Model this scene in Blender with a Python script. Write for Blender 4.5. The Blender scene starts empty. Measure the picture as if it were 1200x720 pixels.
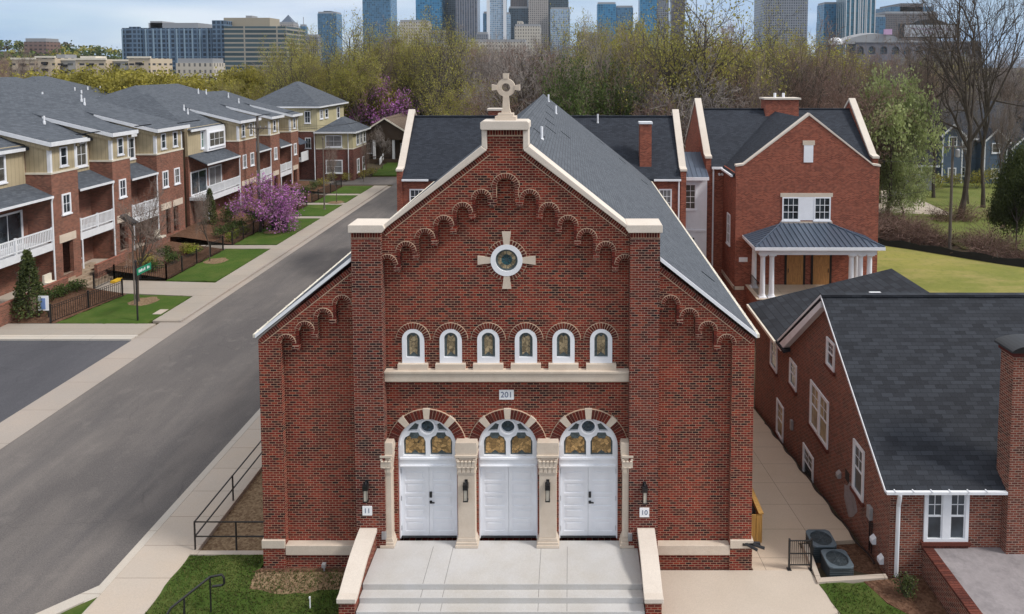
import bpy, bmesh, math, random
import numpy as np
from mathutils import Vector, Matrix, Euler
from mathutils.geometry import tessellate_polygon
R = math.radians
SC = bpy.context.scene
COL = SC.collection
rnd = random.Random(7)

# ------------------------------------------------------------------ helpers
def fmap(plane):
    """local (u, v, w) -> world; u along the wall, v up, w outward"""
    k, p = plane
    if k == '-y': return lambda u, v, w: (u, p - w, v)
    if k == '+x': return lambda u, v, w: (p + w, u, v)
    if k == '-x': return lambda u, v, w: (p - w, u, v)
    if k == '+y': return lambda u, v, w: (u, p + w, v)

class MB:
    def __init__(s): s.v = []; s.f = []; s.mi = []; s.m = 0
    def face(s, pts):
        n = len(s.v); s.v += [tuple(p) for p in pts]; s.f.append(tuple(range(n, n + len(pts)))); s.mi.append(s.m)
    def hexa(s, P):
        n = len(s.v); s.v += [tuple(p) for p in P]
        for q in ((0,3,2,1),(4,5,6,7),(0,1,5,4),(1,2,6,5),(2,3,7,6),(3,0,4,7)):
            s.f.append(tuple(n + i for i in q)); s.mi.append(s.m)
        return s
    def box(s, x0, x1, y0, y1, z0, z1):
        return s.hexa([(x0,y0,z0),(x1,y0,z0),(x1,y1,z0),(x0,y1,z0),(x0,y0,z1),(x1,y0,z1),(x1,y1,z1),(x0,y1,z1)])
    def ob(s, F, u0, u1, v0, v1, w0, w1):
        return s.hexa([F(u0,v0,w1),F(u1,v0,w1),F(u1,v0,w0),F(u0,v0,w0),F(u0,v1,w1),F(u1,v1,w1),F(u1,v1,w0),F(u0,v1,w0)])
    def prism(s, F, outer, w0, w1, holes=()):
        """2D outline (u,v) with holes, between outward offsets w0 (back) and w1 (front)"""
        loops = [list(outer)] + [list(h) for h in holes]
        flat = [p for l in loops for p in l]
        tris = tessellate_polygon([[Vector((p[0], p[1], 0)) for p in l] for l in loops])
        n = len(s.v); N = len(flat)
        s.v += [tuple(F(p[0], p[1], w1)) for p in flat] + [tuple(F(p[0], p[1], w0)) for p in flat]
        for t in tris:
            s.f.append(tuple(n + i for i in t)); s.mi.append(s.m)
            s.f.append(tuple(n + N + i for i in reversed(t))); s.mi.append(s.m)
        k = 0
        for l in loops:
            m = len(l)
            for i in range(m):
                a, b = k + i, k + (i + 1) % m
                s.f.append((n + a, n + b, n + N + b, n + N + a)); s.mi.append(s.m)
            k += m
        return s
    def tube(s, pts, rads, n=6, cap=True):
        pts = [Vector(p) for p in pts]
        if not hasattr(rads, '__len__'): rads = [rads] * len(pts)
        rings = []
        a = None
        for i, p in enumerate(pts):
            d = (pts[min(i+1, len(pts)-1)] - pts[max(i-1, 0)])
            if d.length < 1e-9: d = Vector((0,0,1))
            d.normalize()
            if a is None: a = d.orthogonal().normalized()
            a = (a - d * a.dot(d))
            if a.length < 1e-6: a = d.orthogonal()
            a.normalize(); b = d.cross(a)
            k = len(s.v)
            for j in range(n):
                t = 2 * math.pi * j / n
                s.v.append(tuple(p + (a * math.cos(t) + b * math.sin(t)) * rads[i]))
            rings.append(k)
        for i in range(len(rings) - 1):
            for j in range(n):
                j2 = (j + 1) % n
                s.f.append((rings[i]+j, rings[i]+j2, rings[i+1]+j2, rings[i+1]+j)); s.mi.append(s.m)
        if cap and n > 2:
            s.f.append(tuple(rings[0]+j for j in reversed(range(n)))); s.mi.append(s.m)
            s.f.append(tuple(rings[-1]+j for j in range(n))); s.mi.append(s.m)
        return s
    def lathe(s, c, prof, n=12):
        """prof: list of (r, z) around vertical axis at c"""
        k = len(s.v)
        for r, z in prof:
            for j in range(n):
                t = 2 * math.pi * j / n
                s.v.append((c[0] + r * math.cos(t), c[1] + r * math.sin(t), c[2] + z))
        for i in range(len(prof) - 1):
            for j in range(n):
                j2 = (j + 1) % n
                s.f.append((k+i*n+j, k+i*n+j2, k+(i+1)*n+j2, k+(i+1)*n+j)); s.mi.append(s.m)
        s.f.append(tuple(k + j for j in reversed(range(n)))); s.mi.append(s.m)
        q = k + (len(prof) - 1) * n
        s.f.append(tuple(q + j for j in range(n))); s.mi.append(s.m)
        return s
    def mesh(s, name, mats, smooth=False):
        me = bpy.data.meshes.new(name)
        me.from_pydata(s.v, [], s.f)
        for m in (mats if isinstance(mats, (list, tuple)) else [mats]): me.materials.append(m)
        if len(me.materials) > 1: me.polygons.foreach_set('material_index', s.mi)
        if smooth: me.polygons.foreach_set('use_smooth', [True] * len(me.polygons))
        bm = bmesh.new(); bm.from_mesh(me)
        if len(bm.faces) < 20000: bmesh.ops.recalc_face_normals(bm, faces=bm.faces)
        bm.to_mesh(me); bm.free(); me.update()
        return me
    def build(s, name, mats, parent=None, smooth=False, bevel=0, label=None):
        o = bpy.data.objects.new(name, s.mesh(name, mats, smooth)); COL.objects.link(o)
        if parent is not None: attach(o, parent)
        if bevel:
            b = o.modifiers.new('bevel', 'BEVEL'); b.width = bevel; b.segments = 2; b.limit_method = 'ANGLE'
        if label: o['label'] = label
        return o

def wloc(o):
    p = Vector((0,0,0))
    while o is not None:
        if o.type == 'EMPTY': p += o.location
        o = o.parent
    return p
def attach(o, parent):
    o.parent = parent
    if parent.type == 'EMPTY': o.matrix_parent_inverse = Matrix.Translation(-wloc(parent))
def thing(name, label, cat, loc=(0,0,0), group=None):
    o = bpy.data.objects.new(name, None); COL.objects.link(o)
    o.location = loc; o.empty_display_size = .2
    o['label'] = label; o['category'] = cat
    if group: o['group'] = group
    return o
def tag(o, label, cat, group=None):
    o['label'] = label; o['category'] = cat
    if group: o['group'] = group
    return o
def struct(o): o['kind'] = 'structure'; return o
def stuff(o, label=None, cat=None):
    o['kind'] = 'stuff'
    if label: o['label'] = label; o['category'] = cat
    return o

# ------------------------------------------------------------------ materials
class NT:
    def __init__(s, name):
        s.m = bpy.data.materials.new(name); s.m.use_nodes = True
        s.t = s.m.node_tree; s.n = s.t.nodes; s.l = s.t.links
        s.b = s.n['Principled BSDF']
    def node(s, typ, **kw):
        n = s.n.new(typ)
        for k, v in kw.items():
            if k.startswith('i_'): n.inputs[k[2:].replace('_', ' ')].default_value = v
            else: setattr(n, k, v)
        return n
    def link(s, a, b): s.l.new(a, b)
    def math(s, op, a, b=None, c=None):
        n = s.node('ShaderNodeMath', operation=op)
        for i, x in enumerate((a, b, c)):
            if x is None: continue
            if hasattr(x, 'links'): s.link(x, n.inputs[i])
            else: n.inputs[i].default_value = x
        return n.outputs[0]
    def mix(s, fac, a, b, mode='MIX'):
        n = s.node('ShaderNodeMix', data_type='RGBA', blend_type=mode)
        for sock, x in ((n.inputs[0], fac), (n.inputs[6], a), (n.inputs[7], b)):
            if hasattr(x, 'links'): s.link(x, sock)
            else: sock.default_value = (*x[:3], 1) if hasattr(x, '__len__') else x
        return n.outputs[2]
    def ramp(s, fac, stops, interp='LINEAR'):
        n = s.node('ShaderNodeValToRGB'); e = n.color_ramp.elements; n.color_ramp.interpolation = interp
        while len(e) < len(stops): e.new(0.5)
        for i, (p, c) in enumerate(stops):
            e[i].position = p; e[i].color = (*c[:3], 1) if hasattr(c, '__len__') else (c, c, c, 1)
        s.link(fac, n.inputs[0]); return n.outputs[0]
    def coord(s): return s.node('ShaderNodeTexCoord').outputs['Object']
    def noise(s, vec, scale, detail=4, rough=.55, stretch=None):
        if stretch:
            mp = s.node('ShaderNodeMapping'); mp.inputs['Scale'].default_value = stretch; s.link(vec, mp.inputs[0]); vec = mp.outputs[0]
        n = s.node('ShaderNodeTexNoise'); n.inputs['Scale'].default_value = scale; n.inputs['Detail'].default_value = detail
        n.inputs['Roughness'].default_value = rough; s.link(vec, n.inputs['Vector']); return n.outputs['Fac']
    def wallvec(s, vs=1.0):
        """(along wall, height) from object coordinates and face normal"""
        sx = s.node('ShaderNodeSeparateXYZ'); s.link(s.coord(), sx.inputs[0])
        g = s.node('ShaderNodeNewGeometry'); sn = s.node('ShaderNodeSeparateXYZ'); s.link(g.outputs['True Normal'], sn.inputs[0])
        f = s.math('GREATER_THAN', s.math('ABSOLUTE', sn.outputs[0]), s.math('ABSOLUTE', sn.outputs[1]))
        mf = s.node('ShaderNodeMix', data_type='FLOAT'); s.link(f, mf.inputs[0]); s.link(sx.outputs[0], mf.inputs[2]); s.link(sx.outputs[1], mf.inputs[3])
        c = s.node('ShaderNodeCombineXYZ'); s.link(mf.outputs[0], c.inputs[0]); s.link(s.math('MULTIPLY', sx.outputs[2], vs), c.inputs[1])
        return c.outputs[0]
    def bricks(s, vec, w, h, mortar, offset=.5):
        b = s.node('ShaderNodeTexBrick', offset=offset, offset_frequency=2)
        s.link(vec, b.inputs['Vector'])
        b.inputs['Color1'].default_value = (0,0,0,1); b.inputs['Color2'].default_value = (1,1,1,1); b.inputs['Mortar'].default_value = (.5,.5,.5,1)
        b.inputs['Scale'].default_value = 1; b.inputs['Mortar Size'].default_value = mortar; b.inputs['Mortar Smooth'].default_value = .1
        b.inputs['Brick Width'].default_value = w; b.inputs['Row Height'].default_value = h
        return b.outputs['Color'], b.outputs['Fac']
    def bump(s, h, strength=.3, dist=.01):
        n = s.node('ShaderNodeBump'); n.inputs['Strength'].default_value = strength; n.inputs['Distance'].default_value = dist
        s.link(h, n.inputs['Height']); s.link(n.outputs[0], s.b.inputs['Normal'])
    def done(s, col, rough=.8, metal=0, spec=.5):
        if hasattr(col, 'links'): s.link(col, s.b.inputs['Base Color'])
        else: s.b.inputs['Base Color'].default_value = (*col, 1)
        if hasattr(rough, 'links'): s.link(rough, s.b.inputs['Roughness'])
        else: s.b.inputs['Roughness'].default_value = rough
        s.b.inputs['Metallic'].default_value = metal; s.b.inputs['Specular IOR Level'].default_value = spec
        return s.m

def brick_mat(name, stops, mortar, w=.21, h=.08, ms=.012, blotch=.35, rough=.9):
    t = NT(name); v = t.wallvec()
    tint, fac = t.bricks(v, w, h, ms)
    c = t.ramp(tint, stops, 'LINEAR')
    cl = t.noise(v, .9, 5, .65, stretch=(1, 2.4, 1))
    dk = t.math('ADD', cl, t.math('MULTIPLY', t.math('SUBTRACT', tint, .5), -.42))
    c = t.mix(t.math('MULTIPLY', t.ramp(dk, [(.57, 0), (.70, 1)]), min(1, blotch * 2.2)), c, stops[0][1])
    big = t.noise(v, .55, 5, .6)
    c = t.mix(t.math('MULTIPLY', t.ramp(big, [(.42, 0), (.68, 1)]), blotch), c, [x * 1.5 for x in stops[-1][1]])
    c = t.mix(t.math('MULTIPLY', t.ramp(t.noise(v, 1.7, 6, .7), [(.5, 0), (.75, 1)]), blotch * 1.3), c, [x * .5 for x in stops[0][1]])
    st_ = t.noise(v, 1.0, 5, .6, stretch=(2.2, .22, 1))
    c = t.mix(t.math('MULTIPLY', t.ramp(st_, [(.50, 0), (.72, 1)]), blotch * .9), c, [x * .45 for x in stops[1][1]])
    mcol = t.mix(t.noise(v, 3, 4), [x * .6 for x in mortar], [x * 1.2 for x in mortar])
    c = t.mix(fac, c, mcol)
    t.bump(t.math('SUBTRACT', 1.0, fac), .4, .01)
    return t.done(c, rough, spec=.25)

def shingle_mat(name, dark, light, w=.32, h=.14, vs=1.6, rough=.85, blotch=.3, spec=.3):
    t = NT(name); v = t.wallvec(vs)
    tint, fac = t.bricks(v, w, h, .008)
    c = t.mix(tint, dark, light)
    c = t.mix(t.math('MULTIPLY', t.ramp(t.noise(v, .5, 5, .65), [(.4, 0), (.7, 1)]), blotch), c, light)
    gr = t.noise(t.coord(), 45, 2, .8)
    c = t.mix(.35, c, t.ramp(gr, [(.3, [x * .4 for x in dark]), (.7, [x * 1.3 for x in light])]))
    c = t.mix(t.math('MULTIPLY', fac, .7), c, [x * .35 for x in dark])
    t.bump(tint, .3, .01)
    return t.done(c, rough, spec=spec)

def plain_mat(name, col, rough=.6, var=.12, scale=3, metal=0, spec=.5, stretch=None):
    t = NT(name); n = t.noise(t.coord(), scale, 5, .6, stretch)
    c = t.ramp(n, [(.3, [x * (1 - var) for x in col]), (.7, [min(1, x * (1 + var)) for x in col])])
    return t.done(c, rough, metal, spec)

def stain_mat(name, col, stain, scale=1.2, amt=.5, rough=.85, fine=30, joint=None, jcol=None, jm=.012):
    t = NT(name); co = t.coord()
    n = t.noise(co, scale, 7, .65)
    c = t.mix(t.math('MULTIPLY', t.ramp(n, [(.42, 0), (.7, 1)]), amt), col, stain)
    c = t.mix(.25, c, t.ramp(t.noise(co, fine, 3, .7), [(.3, [x * .6 for x in col]), (.7, [min(1, x * 1.3) for x in col])]))
    c = t.mix(t.math('MULTIPLY', t.ramp(t.noise(co, scale * .27, 4, .6), [(.4, 0), (.65, 1)]), amt * .6), c, [x * .72 for x in col])
    if joint:
        tint, fac = t.bricks(co, joint[0], joint[1], jm, 0)
        c = t.mix(t.math('MULTIPLY', t.math('SUBTRACT', tint, .5), .0), c, c)
        c = t.mix(t.math('MULTIPLY', fac, .8), c, jcol)
        c = t.mix(t.math('MULTIPLY', tint, .18), c, [x * .7 for x in col])
    t.bump(t.noise(co, fine, 3), .15, .005)
    return t.done(c, rough, spec=.3)

def glass_mat(name, col, rough=.08, var=.6):
    t = NT(name); n = t.noise(t.coord(), .9, 3)
    c = t.ramp(n, [(.35, [x * (1 - var) for x in col]), (.65, [x * (1 + var) for x in col])])
    return t.done(c, rough, spec=.7)

def leaf_mat(name, cols, transl=.25, hue=.35, rough=.65):
    t = NT(name)
    g = t.node('ShaderNodeNewGeometry'); oi = t.node('ShaderNodeObjectInfo')
    c = t.ramp(g.outputs['Random Per Island'], [(i / (len(cols) - 1), c) for i, c in enumerate(cols)])
    c2 = t.ramp(t.noise(t.coord(), .45, 3), [(.35, .55), (.65, 1.25)])
    c = t.mix(1.0, c, c2, 'MULTIPLY')
    c = t.mix(t.math('MULTIPLY', oi.outputs['Random'], hue), c, cols[0])
    t.done(c, rough, spec=.25)
    tr = t.node('ShaderNodeBsdfTranslucent'); t.link(c, tr.inputs[0])
    ms = t.node('ShaderNodeMixShader'); ms.inputs[0].default_value = transl
    t.link(t.b.outputs[0], ms.inputs[1]); t.link(tr.outputs[0], ms.inputs[2])
    t.link(ms.outputs[0], t.n['Material Output'].inputs['Surface'])
    return t.m

def grass_mat(name, a, b, dry, scale=1.5, dryamt=.5):
    t = NT(name); co = t.coord()
    c = t.mix(t.noise(co, 24, 4, .75), a, b)
    c = t.mix(t.math('MULTIPLY', t.ramp(t.noise(co, scale, 6, .65), [(.45, 0), (.72, 1)]), dryamt), c, dry)
    c = t.mix(t.math('MULTIPLY', t.ramp(t.noise(co, scale * .2, 3, .6), [(.4, 0), (.62, 1)]), .4), c, [x * .6 for x in a])
    c = t.mix(.5, c, t.ramp(t.noise(co, 90, 3, .8), [(.3, [x * .4 for x in a]), (.7, [x * 1.5 for x in b])]))
    t.bump(t.noise(co, 60, 3, .8), .8, .03)
    return t.done(c, .95, spec=.15)

def mulch_mat(name, a, b):
    t = NT(name); co = t.coord()
    vo = t.node('ShaderNodeTexVoronoi'); vo.inputs['Scale'].default_value = 14; t.link(co, vo.inputs['Vector'])
    sp = t.node('ShaderNodeSeparateColor'); t.link(vo.outputs['Color'], sp.inputs[0])
    c = t.mix(sp.outputs[0], a, b)
    c = t.mix(t.math('MULTIPLY', t.noise(co, 1.2, 5), .5), c, [x * .5 for x in a])
    t.bump(vo.outputs['Distance'], .6, .03)
    return t.done(c, .95, spec=.1)

def facade_mat(name, glass, frame, w, h, mw, vert=False, var=.5, rough=.25, mortv=None):
    """window grid of a far tower"""
    t = NT(name); v = t.wallvec()
    tint, fac = t.bricks(v, w, h, mw, 0)
    c = t.mix(tint, [x * (1 - var) for x in glass], [min(1, x * (1 + var)) for x in glass])
    c = t.mix(t.math('MULTIPLY', t.noise(v, .02, 3), .5), c, [x * .6 for x in glass])
    c = t.mix(fac, c, frame)
    if mortv:
        t2, f2 = t.bricks(v, mortv[0], 400, mortv[1], 0)
        c = t.mix(f2, c, mortv[2])
    return t.done(c, rough, spec=.5)

M = {}
BR = (( .0, (.018,.007,.009)), (.15, (.062,.010,.010)), (.5, (.136,.0125,.0105)), (.8, (.192,.018,.012)), (1, (.26,.038,.019)))
M['brick'] = brick_mat('church_brick', BR, (.40,.255,.175), ms=.0095)
M['brick_pier'] = brick_mat('church_pier_brick', [(p, (c[0]*.82, c[1]*1.05, c[2]*1.05)) for p, c in BR], (.38,.26,.20), ms=.009)
BN = ((0, (.17,.042,.027)), (.5, (.27,.070,.043)), (1, (.37,.108,.064)))
M['brick_new'] = brick_mat('annex_brick', BN, (.27,.16,.12), blotch=.15, ms=.009)
BH = ((0, (.062,.018,.014)), (.5, (.155,.037,.024)), (1, (.23,.06,.036)))
M['brick_house'] = brick_mat('house_brick', BH, (.33,.24,.19), blotch=.2, ms=.012)
BT = ((0, (.11,.040,.028)), (.5, (.205,.070,.046)), (1, (.29,.105,.070)))
M['brick_town'] = brick_mat('townhouse_brick', BT, (.3,.21,.16), blotch=.3, ms=.010)
BD = ((0, (.06,.02,.018)), (.5, (.13,.037,.03)), (1, (.19,.06,.045)))
M['brick_corner'] = brick_mat('corner_house_brick', BD, (.25,.18,.15), blotch=.2, ms=.008)
def voussoir_mat(name, cols):
    t = NT(name); g = t.node('ShaderNodeNewGeometry')
    c = t.ramp(g.outputs['Random Per Island'], [(i / (len(cols) - 1), c) for i, c in enumerate(cols)])
    return t.done(t.mix(.3, c, t.ramp(t.noise(t.coord(), 25, 3), [(.3, (.02,.01,.01)), (.7, (.25,.07,.05))])), .9, spec=.2)
M['vous'] = voussoir_mat('arch_brick', [(.03,.010,.010), (.11,.018,.013), (.19,.03,.018), (.14,.02,.014), (.05,.014,.012)])
M['mortar'] = plain_mat('mortar', (.56,.41,.29), .95, .15, 8)
M['vous_house'] = voussoir_mat('house_header_brick', [(.06,.022,.018), (.11,.034,.024), (.16,.05,.035)])
M['darkbrick'] = voussoir_mat('corbel_brick', [(.06,.015,.014), (.09,.02,.018), (.05,.014,.013)])
M['stone'] = stain_mat('limestone', (.66,.56,.46), (.46,.35,.26), 2.2, .45, .85, 40)
M['coping'] = stain_mat('coping_stone', (.70,.62,.54), (.50,.42,.35), 1.4, .35, .85, 30)
M['white'] = plain_mat('white_paint', (.83,.84,.88), .5, .05, 1.5)
M['whitetrim'] = plain_mat('white_trim', (.74,.75,.78), .5, .07, 2)
M['cream'] = plain_mat('cream_gutter', (.72,.66,.55), .5, .12, 2)
M['nave_roof'] = shingle_mat('nave_shingle', (.085,.094,.110), (.140,.152,.172), blotch=.5, spec=.05, rough=1.0)
M['wing_roof'] = shingle_mat('wing_shingle', (.015,.018,.026), (.040,.047,.063))
M['house_roof'] = shingle_mat('house_shingle', (.008,.009,.013), (.038,.043,.054), w=.42, h=.15, blotch=.2)
M['town_roof'] = shingle_mat('townhouse_shingle', (.052,.061,.076), (.112,.125,.147), w=.4, h=.2, vs=2.4)
M['bung_roof'] = shingle_mat('bungalow_shingle', (.11,.08,.06), (.2,.15,.115), w=.4, h=.2, vs=2.0)
def asphalt_mat(name, a, b, dark):
    t = NT(name); co = t.coord()
    c = t.mix(t.ramp(t.noise(co, .5, 6, .65, stretch=(1, .12, 1)), [(.35, 0), (.65, 1)]), a, b)       # wear drawn out along the street
    c = t.mix(t.math('MULTIPLY', t.ramp(t.noise(co, .16, 5, .6, stretch=(1.3, .5, 1)), [(.42, 0), (.62, 1)]), .85), c, dark)
    c = t.mix(t.math('MULTIPLY', t.ramp(t.noise(co, .9, 6, .7), [(.55, 0), (.70, 1)]), .35), c, [x * 1.3 for x in b])
    c = t.mix(.45, c, t.ramp(t.noise(co, 26, 4, .8), [(.3, [x * .5 for x in a]), (.7, [x * 1.4 for x in b])]))
    wv = t.node('ShaderNodeVectorMath', operation='ADD'); nz = t.node('ShaderNodeTexNoise'); nz.inputs['Scale'].default_value = .7; t.link(co, nz.inputs['Vector'])
    t.link(co, wv.inputs[0]); t.link(nz.outputs['Color'], wv.inputs[1])
    vo = t.node('ShaderNodeTexVoronoi', feature='DISTANCE_TO_EDGE'); vo.inputs['Scale'].default_value = .23; t.link(wv.outputs[0], vo.inputs['Vector'])
    crack = t.math('MULTIPLY', t.ramp(vo.outputs['Distance'], [(.0, 1), (.012, 0)]), t.ramp(t.noise(co, .2, 3), [(.45, 0), (.6, .6)]))
    c = t.mix(t.math('MULTIPLY', crack, .35), c, [x * .5 for x in dark])
    t.bump(t.noise(co, 30, 3), .2, .005)
    return t.done(c, .92, spec=.25)
M['asphalt'] = asphalt_mat('asphalt', (.085,.080,.083), (.190,.168,.154), (.050,.048,.053))
M['asphalt_dark'] = asphalt_mat('side_asphalt', (.070,.070,.080), (.10,.098,.108), (.05,.05,.058))
M['walk'] = stain_mat('sidewalk_concrete', (.50,.43,.365), (.54,.42,.31), .5, .6, .9, 25, (2.6, 1.55), (.2,.16,.13))
M['walk_old'] = stain_mat('worn_sidewalk_concrete', (.37,.325,.28), (.43,.345,.27), .5, .6, .9, 25, (40, 1.6), (.17,.14,.115))
M['curbc'] = stain_mat('kerb_concrete', (.52,.475,.42), (.58,.45,.33), .3, .7, .9, 25, (3.0, 3.0), (.25,.2,.16))
M['gutterc'] = stain_mat('gutter_concrete', (.36,.315,.28), (.43,.345,.28), .4, .6, .9, 25, (40, 3.0), (.16,.13,.11))
M['path'] = stain_mat('path_concrete', (.62,.51,.40), (.54,.42,.30), .5, .6, .9, 25, (2.2, 1.9), (.2,.15,.12))
M['drive'] = stain_mat('driveway_concrete', (.56,.48,.40), (.48,.40,.32), .6, .5, .9, 30)
M['steps'] = stain_mat('step_concrete', (.58,.565,.555), (.44,.39,.32), .5, .8, .85, 30)
M['patio'] = stain_mat('patio_stone', (.31,.28,.285), (.16,.145,.15), 1.6, .95, .85, 9)
M['grass'] = grass_mat('lawn', (.030,.062,.010), (.085,.135,.024), (.26,.22,.09), .9, .8)
M['grass2'] = grass_mat('verge_lawn', (.022,.052,.008), (.080,.140,.022), (.19,.18,.06), .5, .7)
def field_mat():
    t = NT('field'); co = t.coord()
    c = t.mix(t.ramp(t.noise(co, .11, 5, .6), [(.38, 0), (.62, 1)]), (.17,.19,.045), (.31,.28,.075))
    c = t.mix(t.ramp(t.noise(co, .5, 6, .7, stretch=(.5, 1.4, 1)), [(.45, 0), (.68, .75)]), c, (.38,.29,.13))
    c = t.mix(t.ramp(t.noise(co, 1.6, 5, .7), [(.5, 0), (.72, .6)]), c, (.10,.13,.03))
    c = t.mix(.3, c, t.ramp(t.noise(co, 30, 3, .8), [(.3, (.06,.07,.02)), (.7, (.40,.38,.12))]))
    return t.done(c, .95, spec=.1)
M['field'] = field_mat()
M['yard'] = grass_mat('yard', (.10,.13,.03), (.185,.21,.06), (.3,.26,.1), .3, .8)
M['litter'] = grass_mat('leaf_litter', (.055,.045,.030), (.11,.085,.055), (.085,.085,.035), .12, .5)
M['mulch'] = mulch_mat('mulch', (.09,.045,.028), (.20,.115,.075))
M['straw'] = mulch_mat('straw_mulch', (.16,.10,.06), (.36,.26,.16))
M['iron'] = plain_mat('black_iron', (.014,.013,.014), .45, .2, 5)
M['steelrail'] = plain_mat('dark_steel', (.022,.018,.017), .45, .2, 5)
M['siding'] = None
def siding_mat(name, col, step=.35):
    t = NT(name); v = t.wallvec(); tint, fac = t.bricks(v, step, 50, .025, 0)
    c = t.mix(t.math('MULTIPLY', fac, .45), t.ramp(t.noise(v, .7, 4), [(.3, [x * .88 for x in col]), (.7, [x * 1.1 for x in col])]), [x * .5 for x in col])
    return t.done(c, .75, spec=.25)
M['siding'] = siding_mat('board_siding', (.46,.38,.25))
M['siding_light'] = siding_mat('board_siding_pale', (.52,.46,.29))
def lap_mat(name, col, h=.2):
    t = NT(name); v = t.wallvec(); tint, fac = t.bricks(v, 50, h, .02, 0)
    c = t.mix(t.math('MULTIPLY', fac, .5), t.ramp(t.noise(v, .6, 4), [(.3, [x * .85 for x in col]), (.7, [x * 1.12 for x in col])]), [x * .4 for x in col])
    return t.done(c, .7, spec=.3)
M['blue_lap'] = lap_mat('blue_lap_siding', (.10,.14,.20))
M['grey_lap'] = lap_mat('grey_lap_siding', (.30,.30,.30))
M['brown_lap'] = lap_mat('brown_lap_siding', (.09,.06,.04))
M['glass'] = glass_mat('window_glass', (.035,.045,.055))
M['glass_blind'] = glass_mat('window_with_blind', (.22,.225,.23), .2, .25)
M['glass_dim'] = glass_mat('curtained_window', (.09,.085,.075), .15, .5)
M['glass_green'] = glass_mat('green_window_glass', (.06,.11,.09))
M['glass_amber'] = glass_mat('warm_window_glass', (.30,.22,.10), .15, .5)
M['black'] = plain_mat('black_metal', (.012,.012,.014), .4, .2, 6)
M['dark'] = plain_mat('dark_opening', (.02,.016,.014), .8, .2, 1)
M['wood'] = plain_mat('oak_door', (.42,.21,.07), .5, .3, 2.5, stretch=(6,6,.6))
M['fencewood'] = plain_mat('yellow_pine', (.40,.22,.055), .75, .3, 2, stretch=(8,8,.6))
M['metalroof'] = plain_mat('standing_seam', (.105,.135,.185), .38, .1, .6, .35)
M['ac'] = plain_mat('unit_paint', (.035,.045,.052), .5, .2, 3)
M['ac_top'] = plain_mat('unit_top', (.085,.11,.13), .5, .15, 3)
M['acfan'] = plain_mat('unit_fan', (.06,.075,.085), .5, .3, 12)
M['gal'] = plain_mat('galvanised', (.34,.34,.35), .45, .15, 4, .3)
M['bark'] = plain_mat('bark', (.085,.066,.052), .95, .4, 3, stretch=(3,3,.5))
M['limb'] = plain_mat('dark_limb', (.075,.06,.05), .95, .35, 1.5)
M['bark_dark'] = plain_mat('dark_bark', (.045,.035,.03), .95, .4, 3, stretch=(3,3,.5))
M['twig'] = plain_mat('twig_bark', (.22,.165,.135), .95, .35, .3)
M['twig_grey'] = plain_mat('grey_twig', (.25,.215,.195), .95, .3, .3)
M['twig_red'] = plain_mat('red_twig', (.23,.145,.115), .95, .3, .3)
M['leaf_bud'] = leaf_mat('budding_leaf', [(.29,.24,.08), (.40,.36,.08), (.49,.46,.11), (.29,.32,.08)], .45)
M['leaf_lush'] = leaf_mat('yellow_green_leaf', [(.22,.20,.045), (.33,.29,.055), (.43,.375,.075), (.36,.31,.07)], .4)
M['leaf_bright'] = leaf_mat('fresh_leaf', [(.27,.32,.12), (.40,.45,.19), (.50,.54,.27), (.34,.39,.15)], .45, .1)
M['leaf_dark'] = leaf_mat('evergreen_leaf', [(.045,.06,.022), (.085,.11,.036), (.14,.165,.05), (.065,.09,.03)], .3)
M['leaf_ivy'] = leaf_mat('ivy_leaf', [(.045,.07,.02), (.10,.15,.04), (.15,.20,.05), (.075,.11,.03)], .25)
M['leaf_pink'] = leaf_mat('redbud_blossom', [(.36,.10,.35), (.48,.18,.47), (.60,.30,.58), (.42,.14,.41)], .35, .15)
M['leaf_shrub'] = leaf_mat('shrub_leaf', [(.035,.06,.018), (.075,.115,.03), (.12,.17,.04), (.055,.085,.022)], .2)
M['leaf_lime'] = leaf_mat('lime_shrub_leaf', [(.14,.19,.02), (.24,.29,.03), (.32,.34,.05)], .15)
M['stone_wall'] = stain_mat('field_stone', (.33,.25,.18), (.5,.40,.29), 2.5, .8, .9, 20)
M['utility'] = plain_mat('weathered_pole', (.12,.10,.085), .9, .3, 3, stretch=(4,4,.4))
M['sign_white'] = plain_mat('sign_white', (.88,.88,.90), .5, .04, 4)
M['ink'] = plain_mat('sign_ink', (.10,.13,.22), .6, .05, 4)
M['sign_green'] = plain_mat('sign_green', (.01,.22,.12), .45, .08, 4)
M['lens'] = plain_mat('lamp_lens', (.55,.5,.42), .25, .1, 4)
M['silt'] = plain_mat('silt_fabric', (.012,.011,.012), .85, .3, 1.5)
M['car'] = plain_mat('silver_paint', (.5,.52,.54), .25, .05, 2, .5)
M['tyre'] = plain_mat('rubber', (.015,.015,.015), .9, .2, 4)
M['yellow'] = plain_mat('yellow_guard', (.65,.40,.03), .5, .1, 2)

# stained-glass materials
def stained(name, amber, amt=1):
    t = NT(name); co = t.coord()
    vo = t.node('ShaderNodeTexVoronoi'); vo.inputs['Scale'].default_value = 9; t.link(co, vo.inputs['Vector'])
    sp = t.node('ShaderNodeSeparateColor'); t.link(vo.outputs['Color'], sp.inputs[0])
    c = t.ramp(sp.outputs[0], [(0, [x * .45 for x in amber]), (.5, amber), (1, [min(1, x * 1.7) for x in amber])])
    c = t.mix(t.math('MULTIPLY', t.noise(co, 16, 3), .5), c, [x * .5 for x in amber])
    v2 = t.node('ShaderNodeTexVoronoi', feature='DISTANCE_TO_EDGE'); v2.inputs['Scale'].default_value = 9; t.link(co, v2.inputs['Vector'])
    c = t.mix(t.ramp(v2.outputs['Distance'], [(.0, 1), (.055, 0)]), c, (.035,.035,.035))
    return t.done(c, .3, spec=.5)
M['amber'] = stained('amber_glass', (.50,.31,.13))
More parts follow.
